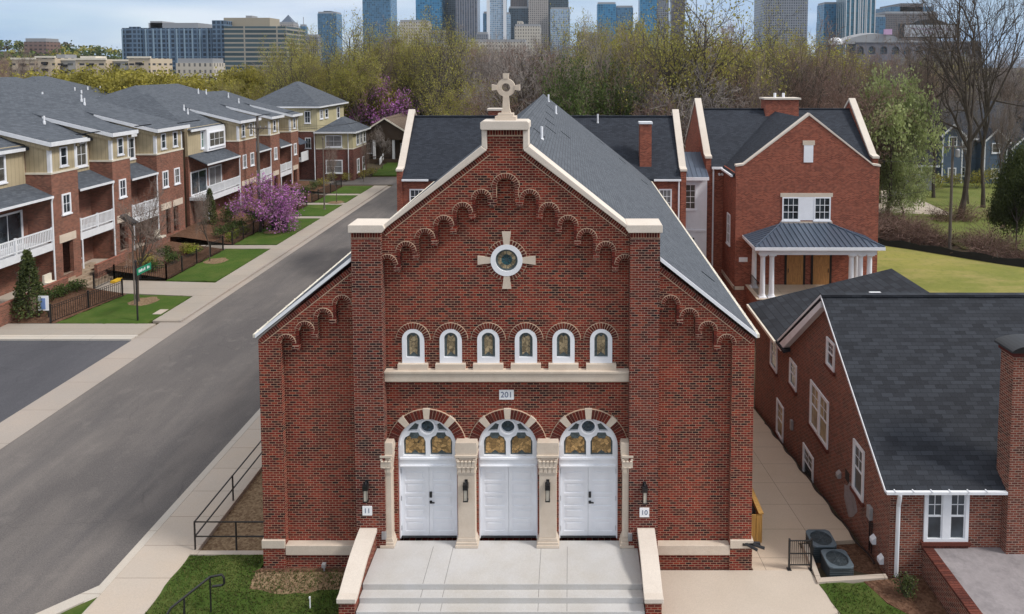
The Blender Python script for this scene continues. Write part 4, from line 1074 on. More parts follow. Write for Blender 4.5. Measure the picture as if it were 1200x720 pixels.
# ================================================================== RAILINGS, SIGNS
def railing(name, pts, posts, label, h=1.05, mid=(.52,), r=.032, cat='railing'):
    t = thing(name, label, cat, (pts[0][0], pts[0][1], 0))
    for z in (h,) + tuple(mid):
        MB().tube([(x, y, z) for x, y in pts], r, 6).build('rail', M['steelrail'], t)
    for x, y in posts: MB().tube([(x, y, -.02), (x, y, h+.02)], r, 6).build('post', M['steelrail'], t)
    return t
railing('pipe_railing', [(-13.2,42),(-13.2,23.0),(-10.4,23.0)], [(-13.2,23.0),(-13.2,25.7),(-13.2,28.3),(-13.2,31),(-13.2,34),(-13.2,37),(-13.2,40),(-11.75,23.0)], 'dark pipe railing guarding the sunken mulch strip between sidewalk and church')
hr = thing('step_handrail', 'short black looped handrail standing on the front lawn', 'handrail', (-11.9, 20, 0))
MB().tube([(-11.95,19.1,.42),(-11.95,19.1,.78),(-11.95,19.45,.84),(-11.2,20.25,1.18),(-10.86,20.32,1.2),(-10.8,20.32,1.1),(-10.8,20.32,.92),(-10.86,20.32,.86),(-11.15,20.27,.86)], .036, 8).build('rail', M['iron'], hr)
for x, y, z in ((-11.7,19.7,.94),(-11.2,20.25,1.17)): MB().tube([(x,y,0),(x,y,z)], .026, 8).build('post', M['iron'], hr)
MB().tube([(-11.95,19.1,.42),(-11.68,19.62,.45),(-11.68,19.68,.9)], .026, 8).build('return_loop', M['iron'], hr)
tag(MB().tube([(-8.3,21.98,0),(-8.3,21.98,.2)], .03, 6).box(-8.36,-8.24,21.9,22.02,.2,.32).build('ground_outlet', M['gal']), 'small grey outlet post on the mulch by the church plinth', 'outlet')
tag(MB().box(-8.19,-8.16,20.4,20.42,0,.42).box(-8.20,-8.15,20.38,20.40,.36,.42).build('lawn_marker', M['sign_white']), 'thin white marker stake standing on the front lawn', 'marker')
# street sign
ss = thing('street_sign', 'green street name blade on a black post at the corner lawn', 'street sign', (-28.9, 44.6, 0))
MB().tube([(-28.9,44.6,0),(-28.9,44.6,4.0)], .055, 8).lathe((-28.9,44.6,4.0), [(.09,0),(.09,.05),(.03,.16)], 8).build('post', M['iron'], ss)
bl = MB().box(-28.93,-28.87,44.67,46.2,3.05,3.5).build('sign_blade', M['sign_green'], ss)
b = MB()
for y, h in ((44.85,.2),(45.0,.16),(45.12,.2),(45.27,.15),(45.45,.2),(45.75,.19),(45.9,.15)): b.box(-28.868,-28.862,y,y+.08,3.2,3.2+h)
b.build('illegible_print', M['sign_white'], bl)
ys_ = thing('yard_sign', 'small white and blue yard sign on the corner planting bed', 'yard sign', (-35.3, 44.9, 0))
MB().box(-35.75,-35.05,44.9,44.94,.6,1.6).build('sign_panel', M['sign_white'], ys_); MB().box(-35.55,-35.25,44.88,44.899,.7,1.45).build('sign_print', plain_mat('sign_blue', (.18,.28,.55), .5), ys_)
MB().box(-36.3,-35.95,44.95,44.99,.5,1.6).build('sign_panel', plain_mat('sign_tan', (.55,.38,.3), .6), ys_)
for x in (-35.7,-35.1,-36.2): MB().box(x-.03,x+.03,44.91,44.95,-.05,.6).build('stake', M['iron'], ys_)
tag(MB().box(-28.6,-27.9+.02-.15,45.7,46.6,.03,.075).build('utility_cover', M['walk']), 'pale concrete utility cover set in the corner lawn', 'cover')
def iron_fence(name, pts, label, h=1.15, step=.16, psp=2.4):
    t = thing(name, label, 'fence', (pts[0][0], pts[0][1], 0))
    for (xa, ya), (xb, yb) in zip(pts, pts[1:]):
        L = math.hypot(xb-xa, yb-ya); n = max(1, round(L/psp))
        for k in range(n+1):
            x, y = xa+(xb-xa)*k/n, ya+(yb-ya)*k/n; MB().box(x-.045,x+.045,y-.045,y+.045,-.05,h+.15).build('post', M['iron'], t)
        p = MB()
        for z in (.12, h-.15, h): p.tube([(xa,ya,z),(xb,yb,z)], .02, 4)
        m = int(L/step)
        for k in range(m): x, y = xa+(xb-xa)*k/m, ya+(yb-ya)*k/m; p.box(x-.011,x+.011,y-.011,y+.011,.1,h)
        p.build('picket_panel', M['iron'], t)
iron_fence('iron_fence', [(-34.4,44.2),(-33.2,49.6)], 'short black iron fence beside the corner lawn')
iron_fence('iron_fence', [(-36.2,50.9),(-36.2,53.2),(-32.2,53.4),(-32.2,62.3)], 'black iron fence along the second verge lawn below the stone stair')
iron_fence('iron_fence', [(-32.2,64),(-32.2,75)], 'black iron fence behind the pink flowering tree')
iron_fence('iron_fence', [(-32.2,76.5),(-32.2,82.4)], 'black iron fence beside the lawn with the thin lamp pole')
iron_fence('iron_fence', [(-32.2,84),(-32.2,95)], 'farthest black iron fence along the street lawns')
sw = thing('stone_stair', 'broad fieldstone steps climbing from the walk to the first townhouses', 'stair', (-37.5, 52.5, 0))
for k in range(6):
    b = MB(); rr = random.Random(k)
    y = 50.7
    while y < 54.4:
        l = rr.uniform(.5, 1.1); b.box(-36.6-.42*k-.5, -36.6-.42*k-rr.uniform(0,.06), y, y+l-.03, -.05, .16+.17*k+rr.uniform(-.015,.015)); y += l
    b.build('step', M['stone_wall'], sw)
tag(MB().box(-36.0,-35.6,52.4,53.3,.03,.2).build('bench_box', M['yellow']), 'small bright yellow box by the gate at the foot of the stone stair', 'box')

# ================================================================== TOWNHOUSES
XF, XR = -38.3, -40.2
def townhouse(y0, t0, t1, dz, label, nwin=1, recess='awning', hip=None):
    th = thing('townhouse', label, 'townhouse', ((XF+XR)/2-4, (y0+t1)/2, 0), 'row of brick and siding townhouses')
    Z = lambda z: z+dz
    b = MB()
    b.box(XR-.3, XR, y0, t0, -.2, Z(8.2)); 
    b.prism(fmap(('+x', XF-.3)), [(t0,-.2),(t1,-.2),(t1,Z(9.0)),(t0,Z(9.0))], 0, .3, [[((t0+t1)/2-1.0 if nwin>1 else (t0+t1)/2-.55, Z(1.2)), ((t0+t1)/2+1.0 if nwin>1 else (t0+t1)/2+.55, Z(1.2)), ((t0+t1)/2+1.0 if nwin>1 else (t0+t1)/2+.55, Z(3.7)), ((t0+t1)/2-1.0 if nwin>1 else (t0+t1)/2-.55, Z(3.7))]])
    b.box(XR, XF-.3, t0, t0+.3, -.2, Z(9.0)); b.box(XR, XF-.3, t1-.3, t1, -.2, Z(9.0))
    b.box(XR-.31, XR-.0, t0, t1, -.2, Z(11.1))
    b.build('brick_wall', M['brick_town'], th)
    MB().box(XR+.002, XR+.06, t0+.3, t1-.3, Z(1.2), Z(3.7)).build('entry_door', M['dark'], th)
    s = MB().box(XF-.25, XF-.06, t0+.05, t1-.05, Z(9.0), Z(11.45)); s.box(XR, XF-.25, t0+.05, t0+.25, Z(9.0), Z(11.6)); s.box(XR, XF-.25, t1-.25, t1-.05, Z(9.0), Z(11.6))
    s.build('siding', M['siding'], th)
    MB().box(XR-.28, XR+.01, y0, t0-.01, Z(8.2), Z(11.2)).build('siding', M['siding'], th)
    c = MB()
    for y in (t0+.02, t1-.2): c.box(XF-.28, XF-.03, y, y+.18, Z(9.12), Z(11.42))
    c.build('corner_board', M['whitetrim'], th)
    MB().box(XR, XF+.05, t0-.05, t1+.05, Z(9.0), Z(9.14)).build('belt_board', M['cream'], th)
    ym = (t0+t1)/2
    for k in range(nwin):
        yc = ym if nwin == 1 else ym + (k-.5)*1.9
        window(th, ('+x', XF-.06), yc-.38, yc+.38, Z(9.45), Z(10.9), .1, 1, 2)
        window(th, ('+x', XF), yc-.45, yc+.45, Z(5.8), Z(7.35), .12, 2, 2)
        if nwin == 2: MB().box(XF-.02, XF+.05, yc-.8, yc+.8, Z(3.7), Z(4.3)).build('lintel', M['stone'], th)
    if nwin == 2: MB().box(XF-.28, XF-.02, ym-.25, ym+.25, Z(1.2), Z(3.69)).build('brick_pier', M['brick_town'], th)
    if nwin == 1: MB().box(XF-.02, XF+.05, ym-.85, ym+.85, Z(3.7), Z(4.3)).build('lintel', M['stone'], th)
    L = t0 - y0
    if L > 1.5:
        # awning roof, balcony, glazed openings
        b = MB(); slope_slab(b, XF+.1, Z(7.42), XR, Z(8.35), y0+.02, t0-.02, .10); aw = b.build('awning_roof', M['town_roof'], th)
        MB().box(XF+.10, XF+.16, y0+.02, t0-.02, Z(7.25), Z(7.42)).build('fascia', M['whitetrim'], aw)
        bal = MB().box(XR+.003, XF-.06, y0+.02, t0-.02, Z(3.55), Z(3.9)).box(XF-.057, XF+.02, y0+.02, t0-.02, Z(3.4), Z(3.95)).build('balcony', M['whitetrim'], th)
        r = MB(); x = XF-.03
        r.box(x-.04, x+.04, y0+.02, t0-.02, Z(4.95), Z(5.05)); r.box(x-.03, x+.03, y0+.02, t0-.02, Z(4.1), Z(4.17))
        n = int(L/.15)
        for k in range(n): y = y0+.06+(L-.12)*k/n; r.box(x-.02, x+.02, y, y+.07, Z(4.17), Z(4.95))
        for k in range(3): y = y0+.05+(L-.22)*k/2; r.box(x-.06, x+.06, y, y+.12, Z(3.96), Z(5.12))
        r.build('railing', M['whitetrim'], bal)
        yc = y0 + L*.5
        window(th, ('+x', XR), y0+.3, yc-.1, Z(3.95), Z(6.5), .14, 2, 1, sill=False); 
        if L > 5: window(th, ('+x', XR), yc+.3, t0-.5, Z(3.95), Z(6.5), .14, 2, 1, sill=False)
        window(th, ('+x', XR+.01), yc-1.1, yc+.2, Z(8.75), Z(10.75), .14, 2, 2, 'glass_green')
        if L > 3.8: window(th, ('+x', XR+.01), yc+.4, yc+1.7, Z(8.75), Z(10.75), .14, 2, 2)
        window(th, ('+x', XR), yc-.9, yc+.5, Z(1.3), Z(3.2), .12, 2, 2)
        MB().tube([(XF+.16,t0-.16,Z(7.3)),(XF+.05,t0-.12,Z(7.0)),(XF+.05,t0-.12,Z(1.1))], .06, 6).build('downspout', M['whitetrim'], th)
        MB().tube([(XF+.05,y0+.12,Z(3.4)),(XF+.05,y0+.12,Z(1.1))], .06, 6).build('downspout', M['whitetrim'], th)
        if L > 5:
            for yy in (y0+.25,): MB().box(XF-.3, XF-.02, yy, yy+.4, Z(1.0), Z(3.55)).build('brick_pier', M['brick_town'], th)
        MB().box(XR+.003, XF-.1, y0+.05, t0-.05, -.2, Z(.8)).build('patio_slab', M['walk'], th)
        MB().box(XF+.9, XF+1.15, y0+.1, t0-.3, -.2, Z(1.35)).box(XF+.88, XF+1.17, y0+.08, t0-.28, Z(1.352), Z(1.42)).build('garden_wall', M['brick_town'], th)
    # roofs
    b = MB(); YE = t1
    e0 = Z(11.0)
    if hip == 'start':
        xa, xb, ya = XR+.35, -48, y0
        zr = e0 + .45*(xa-xb)
        yr = y0 + 6.2
        for P in ([(xa,ya,e0),(xa,YE,e0),(xb,YE,zr),(xb,yr,zr)], [(xa,ya,e0),(xb,yr,zr),(xb-8,ya,e0)], [(xb-8,ya,e0),(xb,yr,zr),(xb,YE,zr),(xb-8,YE,e0)], [(xa,ya,e0),(xb-8,ya,e0),(xb-8,YE,e0),(xa,YE,e0)], [(xa,YE,e0),(xb-8,YE,e0),(xb,YE,zr)]): b.face(P)
        MB().box(-56, XR-.3, y0+.4, y0+.7, 0, Z(11.0)).build('end_wall', M['siding'], th)
    elif hip == 'end':
        xa, xb, ye2 = XR+.35, -48, t1+3.5
        zr = e0 + .45*(xa-xb); yr = t1-1
        for P in ([(xa,y0,e0),(xa,ye2,e0),(xb,yr,zr),(xb,y0,zr)], [(xa,ye2,e0),(xb-8,ye2,e0),(xb,yr,zr)], [(xb-8,y0,e0),(xb,y0,zr),(xb,yr,zr),(xb-8,ye2,e0)], [(xa,y0,e0),(xa,ye2,e0),(xb-8,ye2,e0),(xb-8,y0,e0)], [(xa,y0,e0),(xb,y0,zr),(xb-8,y0,e0)]): b.face(P)
        MB().box(-56, XR-.3, t1+2.7, t1+3, 0, Z(11.0)).build('end_wall', M['brick_town'], th)
    else:
        slope_slab(b, XR+.35, e0, -48, e0+.45*8.15, y0, YE, .2); slope_slab(b, -56.2, e0, -48.002, e0+.45*8.15, y0, YE, .2)
    rf = b.build('roof', M['town_roof'], th)
    MB().box(XR+.36, XR+.44, y0+.05, t0-.4, e0-.2, e0+.03).build('fascia', M['whitetrim'], rf)
    b = MB(); slope_slab(b, XF+.45, Z(11.42), -44.9, Z(13.2), t0-.45, t1+.45, .10); br = b.build('bay_roof', M['town_roof'], rf)
    f = MB()
    for y in (t0-.50, t1+.452): slope_slab(f, XF+.45, Z(11.40), -43.6, Z(12.82), y, y+.05, .30)
    f.box(XF+.452, XF+.52, t0-.50, t1+.50, Z(11.12), Z(11.43)); f.build('fascia', M['whitetrim'], br)
    f = MB(); slope_slab(f, XF+.1, Z(11.28), -43.2, Z(12.6), t0-.2, t0+.05, .5); f.build('bay_soffit', M['siding'], br); f = MB(); slope_slab(f, XF+.1, Z(11.28), -43.2, Z(12.6), t1-.05, t1+.2, .5); f.build('bay_soffit', M['siding'], br)
    f = MB()
    for k in range(2): slope_slab(f, XF+2.3, Z(11.97), XF+2.15, Z(12.015), t0-.3, t0+(t1-t0)*.8, .03)
    f.build('lifted_shingle', M['wing_roof'], br)
    rr = random.Random(int(y0*10))
    for k in range(2):
        x = -42.5-rr.random()*4; y = y0+.8+rr.random()*(t1-y0-1.6)
        if y > t0-.8 : x -= 2.6
        MB().lathe((x, y, e0+.45*(XR+.35-x)-.1), [(.1,0),(.1,.3),(.07,.32),(.07,.75)], 8).build('vent_pipe', M['whitetrim'], rf)
    return th
townhouse(43, 49.9, 52.6, 0, 'nearest townhouse at the left edge, wide white balcony beside a narrow brick tower')
townhouse(52.6, 56.6, 58.9, 0, 'second townhouse from the left, narrow brick tower behind the bare street tree')
townhouse(58.9, 62.7, 67, -.25, 'third townhouse, wide brick tower with paired windows and two pale lintels', 2, hip='end')
townhouse(71.2, 78.4, 82.6, -.75, 'townhouse with white triple window bay and paired windows behind the redbud', 2, hip='start')
townhouse(82.6, 86.6, 89.3, -.9, 'townhouse behind the dark utility pole, narrow brick tower with single windows')
townhouse(89.3, 93, 95.5, -1.1, 'last townhouse of the far block, beside the white garage bay', hip='end')
gb = thing('garage_bay', 'white sided bay with balcony and garage door between townhouse row and corner house', 'garage', (-41, 98.5, 0))
MB().box(-46, -40.8, 98.6, 101.5, -.1, 9.2).build('wall', M['white'], gb)
MB().box(-40.798, -40.72, 98.9, 101.2, 0, 2.6).build('garage_door', M['whitetrim'], gb); MB().box(-40.8, -39.2, 98.7, 101.4, 3.0, 3.3).box(-39.28, -39.2, 98.7, 101.4, 3.3, 4.4).build('balcony', M['whitetrim'], gb)
window(gb, ('+x', -40.8), 99.3, 100.8, 6.6, 8.2)
b = MB(); slope_slab(b, -39.3, 5.6, -40.8, 6.4, 98.5, 101.5, .1); b.build('awning_roof', M['metalroof'], gb)
# white triple window bay on the fourth house
wb = thing('white_bay', 'white three part window bay on the fourth townhouse above its balcony', 'bay window', (-39.9, 76, 8))
MB().box(-40.18, -39.75, 74.2, 78.2, 7.62, 10.1).build('bay_wall', M['white'], wb)
window(wb, ('+x', -39.75), 74.6, 77.9, 8.0, 9.7, .12, 3, 2)
# corner house
chh = thing('corner_house', 'three storey beige and brick corner house with hip roofs at the end of the street', 'house', (-38, 107, 0))
MB().box(-48, -38, 102, 114, -.1, 7.2).box(-37.9, -32.4, 101, 107.5, -.1, 4.6).build('brick_wall', M['brick_corner'], chh)
MB().box(-47.98, -38.02, 102.02, 113.98, 7.2, 10.9).box(-37.98, -32.42, 101.02, 107.48, 4.7, 7.2).build('siding', M['siding_light'], chh)
MB().box(-48.03, -37.95, 101.95, 114.05, 7.1, 7.24).box(-37.94, -32.35, 100.95, 107.55, 4.58, 4.72).build('belt_board', M['cream'], chh)
def hip(x0, x1, y0, y1, z, h, inset):
    b = MB(); xm, ym = (x0+x1)/2, (y0+y1)/2
    if x1-x0 > y1-y0: r = [(x0+inset,ym,z+h),(x1-inset,ym,z+h)]; q = [(x0,y0,z),(x1,y0,z),(x1,y1,z),(x0,y1,z)]; b.face([q[0],q[1],r[1],r[0]]); b.face([q[1],q[2],r[1]]); b.face([q[2],q[3],r[0],r[1]]); b.face([q[3],q[0],r[0]])
    else: r = [(xm,y0+inset,z+h),(xm,y1-inset,z+h)]; q = [(x0,y0,z),(x1,y0,z),(x1,y1,z),(x0,y1,z)]; b.face([q[0],q[1],r[0]]); b.face([q[1],q[2],r[1],r[0]]); b.face([q[2],q[3],r[1]]); b.face([q[3],q[0],r[0],r[1]])
    b.face(list(reversed(q))); return b
def fas(x0, x1, y0, y1, z, t=.2): return MB().box(x0,x1,y0-.04,y0,z-t,z+.02).box(x0,x1,y1,y1+.04,z-t,z+.02).box(x0-.04,x0,y0,y1,z-t,z+.02).box(x1,x1+.04,y0,y1,z-t,z+.02)
r = hip(-49, -37.4, 101.4, 114.6, 10.9, 3.6, 5.8).build('roof', M['town_roof'], chh); fas(-49,-37.4,101.4,114.6,10.9).build('fascia', M['whitetrim'], r)
r = hip(-38.0, -31.8, 100.4, 108.1, 7.2, 2.0, 3.1).build('low_roof', M['town_roof'], chh); fas(-38.0,-31.8,100.4,108.1,7.2).build('fascia', M['whitetrim'], r)
for u0, u1, v0, v1, c in ((-36.5,-34.0,4.9,6.7,2),(-36.5,-34.0,1.0,3.0,2)): window(chh, ('-y', 101), u0, u1, v0, v1, .14, c, 2)
window(chh, ('-y', 102), -39.9, -39.0, 8.4, 10.2); window(chh, ('-y', 102), -39.9, -39.0, 4.6, 6.2); window(chh, ('-y', 102), -43.5, -42.5, 8.4, 10.2)
for y in (102.6, 104.3, 106): window(chh, ('+x', -32.4), y, y+1.2, 5.0, 6.8, .14, 1, 2)
for y in (102.6, 105.3): window(chh, ('+x', -32.4), y, y+1.2, .8, 2.9, .14, 1, 2)
for y in (103.0, 105.2, 110.5): window(chh, ('+x', -38), y, y+1.3, 8.9 if y < 109 else 8.4, 10.3, .14, 1, 2)
MB().tube([(-38.1,101.0-.08,7.1),(-38.1,100.9,.0)], .07, 6).tube([(-33.1,100.9,7.1),(-33.1,100.9,0)], .07, 6).build('downspout', M['whitetrim'], chh)
# bungalow
bg = thing('bungalow', 'brown gabled bungalow with white porch posts beyond the street end', 'bungalow', (-32, 124, 0))
MB().box(-37.5, -27.5, 121, 130, -.1, 4.2).build('wall', M['brown_lap'], bg)
MB().prism(fmap(('-y', 119.2)), [(-38.2,4.0),(-26.8,4.0),(-32.5,7.6)], -.3, 0).build('gable', M['brown_lap'], bg)
b = MB(); slope_slab(b, -32.5, 7.95, -38.9, 3.9, 118.6, 131, .2); slope_slab(b, -32.498, 7.95, -26.1, 3.9, 118.6, 131, .2); r = b.build('roof', M['bung_roof'], bg)
b = MB(); slope_slab(b, -32.5, 7.98, -38.9, 3.93, 118.5, 118.597, .3); slope_slab(b, -32.5, 7.98, -26.1, 3.93, 118.5, 118.597, .3); b.build('barge_board', M['cream'], r)
for x in (-37.5,-34.6,-31.2,-27.6): MB().box(x-.2,x+.2,119.3,119.7,.2,4.0).build('porch_post', M['whitetrim'], bg)
MB().box(-37.8,-27.2,119,121,-.1,.6).box(-37.6,-32,119.2,119.3,1.0,1.1).box(-30.4,-27.4,119.2,119.3,1.0,1.1).build('porch', M['brown_lap'], bg)
for x in (-36.2,-29.6): window(bg, ('-y', 121), x-.8, x+.8, 1.4, 3.2)
MB().prism(fmap(('+x', -33)), [(119,.6),(116.8,-.05),(116.8,.9),(119,1.6)], 0, .15).build('stair_rail', M['whitetrim'], bg)
# rows of roofs behind
for i, (x0, x1, y0, y1, e, h, l) in enumerate(((-78,-61,64,92,10.6,3.6,'long hip roofed townhouse block in the second row behind'), (-98,-80,78,118,11.0,4.2,'grey hip roofed block at the far left of the rear row'), (-74,-58,96,122,10.0,4.0,'hip roofed block behind the far townhouses'), (-110,-92,120,140,11,4.0,'distant grey roofed block at the left edge below the apartments'))):
    t = thing('rear_block', l, 'townhouse block', ((x0+x1)/2, (y0+y1)/2, 0))
    MB().box(x0, x1, y0, y1, -.1, e).build('wall', M['siding'], t)
    r = hip(x0-.6, x1+.6, y0-.6, y1+.6, e, h, (x1-x0)/2).build('roof', M['town_roof'], t); fas(x0-.6,x1+.6,y0-.6,y1+.6,e).build('fascia', M['whitetrim'], r)
    for k in range(5): MB().lathe((x1-2.5, y0+3+k*(y1-y0-6)/4, e+1.0), [(.12,0),(.12,.9)], 8).build('vent_pipe', M['whitetrim'], r)
    for k in range(4): window(t, ('+x', x1), y0+2+k*6, y0+3.4+k*6, 7.4, 9.2)
# poles
up = thing('utility_pole', 'dark weathered utility pole with crossarm in front of the far townhouses', 'utility pole', (-36.3, 79, 0))
MB().tube([(-36.4,79,-.1),(-36.4,79,11.2)], [.2,.14], 8).build('pole', M['utility'], up)
MB().box(-37.6,-35.2,78.82,78.94,9.7,9.85).tube([(-36.4,78.9,9.0),(-37.2,78.9,9.7)], .03, 4).tube([(-36.4,78.9,9.0),(-35.6,78.9,9.7)], .03, 4).build('crossarm', M['utility'], up)
for x in (-37.4,-36.8,-36.0,-35.4): MB().lathe((x,78.88,9.85), [(.05,0),(.07,.1),(.04,.2)], 8).build('insulator', M['gal'], up)
lp = thing('light_pole', 'tall thin bare metal pole on the fourth verge lawn', 'pole', (-29.2, 80, 0)); MB().tube([(-29.2,80,0),(-29.2,80,8.3)], [.09,.06], 8).lathe((-29.2,80,0), [(.2,0),(.2,.06),(.1,.12)], 8).build('pole', M['utility'], lp); MB().lathe((-29.2,80,8.3), [(.08,0),(.12,.05),(.12,.3),(.03,.4)], 8).build('cap', M['utility'], lp)
sl = thing('street_lamp', 'grey street lamp with tilted black head beside the bare corner tree', 'street lamp', (-31.0, 47.6, 0))
MB().tube([(-31.0,47.6,0),(-31.0,47.6,5.9),(-31.2,47.6,6.1)], [.055,.035,.03], 8).build('pole', M['utility'], sl)
a_ = R(-33); b = MB(); cx_, cz_ = -31.2, 6.15
P = [(cx_+u*math.cos(a_)-v*math.sin(a_), cz_+u*math.sin(a_)+v*math.cos(a_)) for u, v in ((-.55,-.10),(.55,-.10),(.55,.13),(-.55,.13))]
b.prism(fmap(('-y', 47.6)), P, -.25, .25); b.build('lamp_head', M['black'], sl)
tb_ = tag(MB().box(-30.9,-29.6,69.5,70.6,.03,1.05).box(-30.95,-29.55,69.45,70.65,1.052,1.12).build('transformer_box', M['leaf_dark'] if False else M['black'], bevel=.03), 'dark metal utility cabinet on the lawn behind the pink flowering tree', 'cabinet')
for i, (x, y) in enumerate(((-38.0,62.3),(-37.9,48.9))):
    t = thing('porch_chair', ('pale cushioned porch chair outside the third townhouse', 'tan porch chair on the nearest townhouse patio')[i], 'chair', (x, y, .8))
    F = fmap(('+x', x)); MB().ob(F, y-.35, y+.35, 1.15, 1.3, -.35, .35).build('seat', M['cream'], t); MB().ob(F, y-.35, y+.35, 1.303, 1.85, -.35, -.2).build('backrest', M['cream'], t)
    for dy in (-.3,.3):
        for w_ in (-.3,.3): MB().ob(F, y+dy-.03, y+dy+.03, .55, 1.148, w_-.03, w_+.03).build('leg', M['black'], t)
# ================================================================== FAR BUILDINGS
CAMH = 17.02; PIT = R(3.5); FL = 800.
def at(px, py, Y):
    v = -(py - (77 + FL*math.tan(PIT)))/FL; x = (px-669)/FL
    d = (x, math.cos(PIT)+v*math.sin(PIT), -math.sin(PIT)+v*math.cos(PIT)); t = Y/d[1]
    return d[0]*t, CAMH + d[2]*t
def FM(name, *a, **k): return facade_mat(name, *a, **k)
fm = dict(
 blue=FM('blue_glass_tower', (.05,.15,.27), (.10,.20,.30), 3.2, 3.8, .35),
 blue2=FM('bright_blue_tower', (.03,.17,.34), (.07,.24,.40), 4.5, 4.0, .4),
 grey=FM('grey_stone_tower', (.08,.10,.13), (.24,.25,.28), 3.5, 3.8, .8),
 pale=FM('pale_glass_tower', (.20,.32,.46), (.42,.48,.55), 3.0, 3.6, .5),
 brown=FM('brown_stone_tower', (.06,.065,.08), (.17,.145,.14), 3.0, 3.6, .7),
 beige=FM('beige_stone_tower', (.16,.15,.15), (.40,.36,.33), 3.6, 3.8, .9),
 dark=FM('dark_glass_tower', (.035,.06,.085), (.09,.12,.15), 3.2, 3.8, .4),
 stripe=FM('striped_tower', (.03,.13,.20), (.05,.17,.25), 3.0, 3.8, .3, mortv=(8.5, 1.3, (.50,.52,.54))),
 vgrey=FM('ribbed_grey_tower', (.08,.10,.14), (.13,.14,.17), 3, 3.8, .3, mortv=(4.5, .8, (.27,.26,.28))),
 office=FM('office_glass', (.028,.05,.085), (.11,.17,.25), 4.2, 4.2, .75, rough=.2, var=.6),
 office2=FM('office_band', (.05,.085,.10), (.33,.30,.25), 30, 4.2, .75, rough=.3),
 apart=FM('apartment_stucco', (.05,.05,.055), (.55,.45,.33), 4.6, 3.2, 1.15, var=.9),
 apart2=FM('apartment_grey', (.07,.075,.08), (.36,.35,.33), 4.6, 3.2, 1.1, var=.9),
 classic=FM('classic_stone', (.16,.15,.14), (.52,.47,.40), 4.0, 5.0, 1.3),
 stad=FM('stadium_brick', (.10,.11,.14), (.20,.19,.20), 6, 5, .8))
def tower(label, px0, px1, py, Y, mat, depth=None, crown=None, name='tower', base=-3, setb=()):
    x0, zt = at(px0, py, Y); x1, _ = at(px1, py, Y); d = depth or (x1-x0)*.9
    t = thing(name, label, 'tower' if name == 'tower' else name.replace('_', ' '), ((x0+x1)/2, Y+d/2, 0), 'downtown skyline towers' if name == 'tower' else None)
    w = MB().box(x0, x1, Y, Y+d, base, zt).build('shaft', mat, t)
    MB().box(x0+1, x1-1, Y+1, Y+d-1, zt, zt+3.5).build('parapet', M['gal'], t)
    for (a, b_, py2, m2) in setb:
        xa, zz = at(a, py2, Y+2); xb, _ = at(b_, py2, Y+2); MB().box(xa, xb, Y+2, Y+d-2, zt-.1, zz).build('upper_block', m2, t)
    if crown == 'fins':
        f = MB(); n = 7
        for k in range(n+1): x = x0+(x1-x0)*k/n; f.box(x-.5, x+.5, Y-.8, Y-.02, base, zt+2)
        f.build('fin', M['whitetrim'], t)
    if crown == 'corner':
        MB().box(x0-1.5, x0+4, Y-1.5, Y-.02, base, zt).box(x1-4, x1+1.5, Y-1.5, Y-.02, base, zt).build('corner_pier', M['whitetrim'] if mat is fm['pale'] else M['gal'], t)
    return t
Y = 1250
tower('square blue glass tower, leftmost of the tall downtown group', 424, 457, -34, Y, fm['blue'])
tower('bright blue glass tower beside two grey ones, left of centre', 487, 517, -4, Y, fm['blue2'])
tower('narrow dark grey tower wedged right of the bright blue tower', 516, 534, -28, Y+40, fm['dark'])
tower('ribbed grey tower with vertical stripes left of the white glass tower', 533, 559, -40, Y, fm['vgrey'])
tower('low white office block in front of the bright blue tower', 468, 500, 26, Y-120, fm['classic'])
tower('slender pale glass tower with white corner piers', 571, 592, -45, Y-60, fm['pale'], crown='corner')
tower('shorter pale glass tower stepping down right of the slender one', 591.6, 598, 17, Y-55, fm['pale'])
tower('dark brown tower right of the pale glass tower', 596, 620, 10, Y+10, fm['dark'], setb=((598,618,-12,fm['brown']),))
tower('beige stone tower at the centre of the skyline', 619, 642, -30, Y+5, fm['beige'], setb=((624,637,-40,fm['beige']),))
tower('tall dark blue tower just right of the beige one', 641, 666, -50, Y+40, fm['dark'])
tower('pale curved looking glass block below the dark blue tower', 645, 668, 11, Y-30, fm['pale'])
tower('small classical stone building with rows of windows below the beige tower', 603, 633, 31, Y-180, fm['classic'], setb=((606,612,25,fm['classic']),))
tower('dark slim tower left of the slender pale glass tower', 566, 571.5, 16, Y+20, fm['blue'])
tower('mid height blue glass tower right of centre', 700, 722, 5, Y, fm['blue2'])
tower('grey blue tower adjoining the mid height blue glass one', 722.3, 742, 9, Y+5, fm['blue'])
tower('tall blue glass tower with bright left edge', 750, 770, -30, Y, fm['blue2'])
tower('light grey tower with horizontal bands beside tall blue glass', 770.3, 784, -3, Y+6, fm['grey'])
tower('dark stone tower at the right end of the middle group', 787, 803, -20, Y+30, fm['brown'])
tower('small blue block low between the middle towers', 745, 757, 29, Y-90, fm['blue'])
tower('tall grey tower behind the big budding tree', 897, 948, -50, Y-200, fm['grey'])
tower('flat topped blue glass tower left of the striped one', 966, 992, 5, Y-50, fm['blue2'])
tower('striped blue tower with white vertical fins above the ballpark', 993, 1027, -45, Y-100, fm['stripe'], crown='fins')
tower('low teal tower right of the striped one', 1027.3, 1038, 20, Y-40, fm['blue'])
tower('stepped brown and blue office tower behind the scoreboard', 1037, 1099, 16, Y-20, fm['brown'], setb=((1043,1094,8,fm['blue']),(1055,1082,4,fm['brown'])))
tower('small dark tower left of the flat topped blue one', 959, 966, 26, Y, fm['dark'])
tower('dark blue tower standing alone left of centre', 372, 394, 16, Y+100, fm['blue'], setb=((379,388,13,fm['dark']),))
tower('slim blue tower with mast behind the left office complex', 351, 358, 31, Y, fm['blue'])
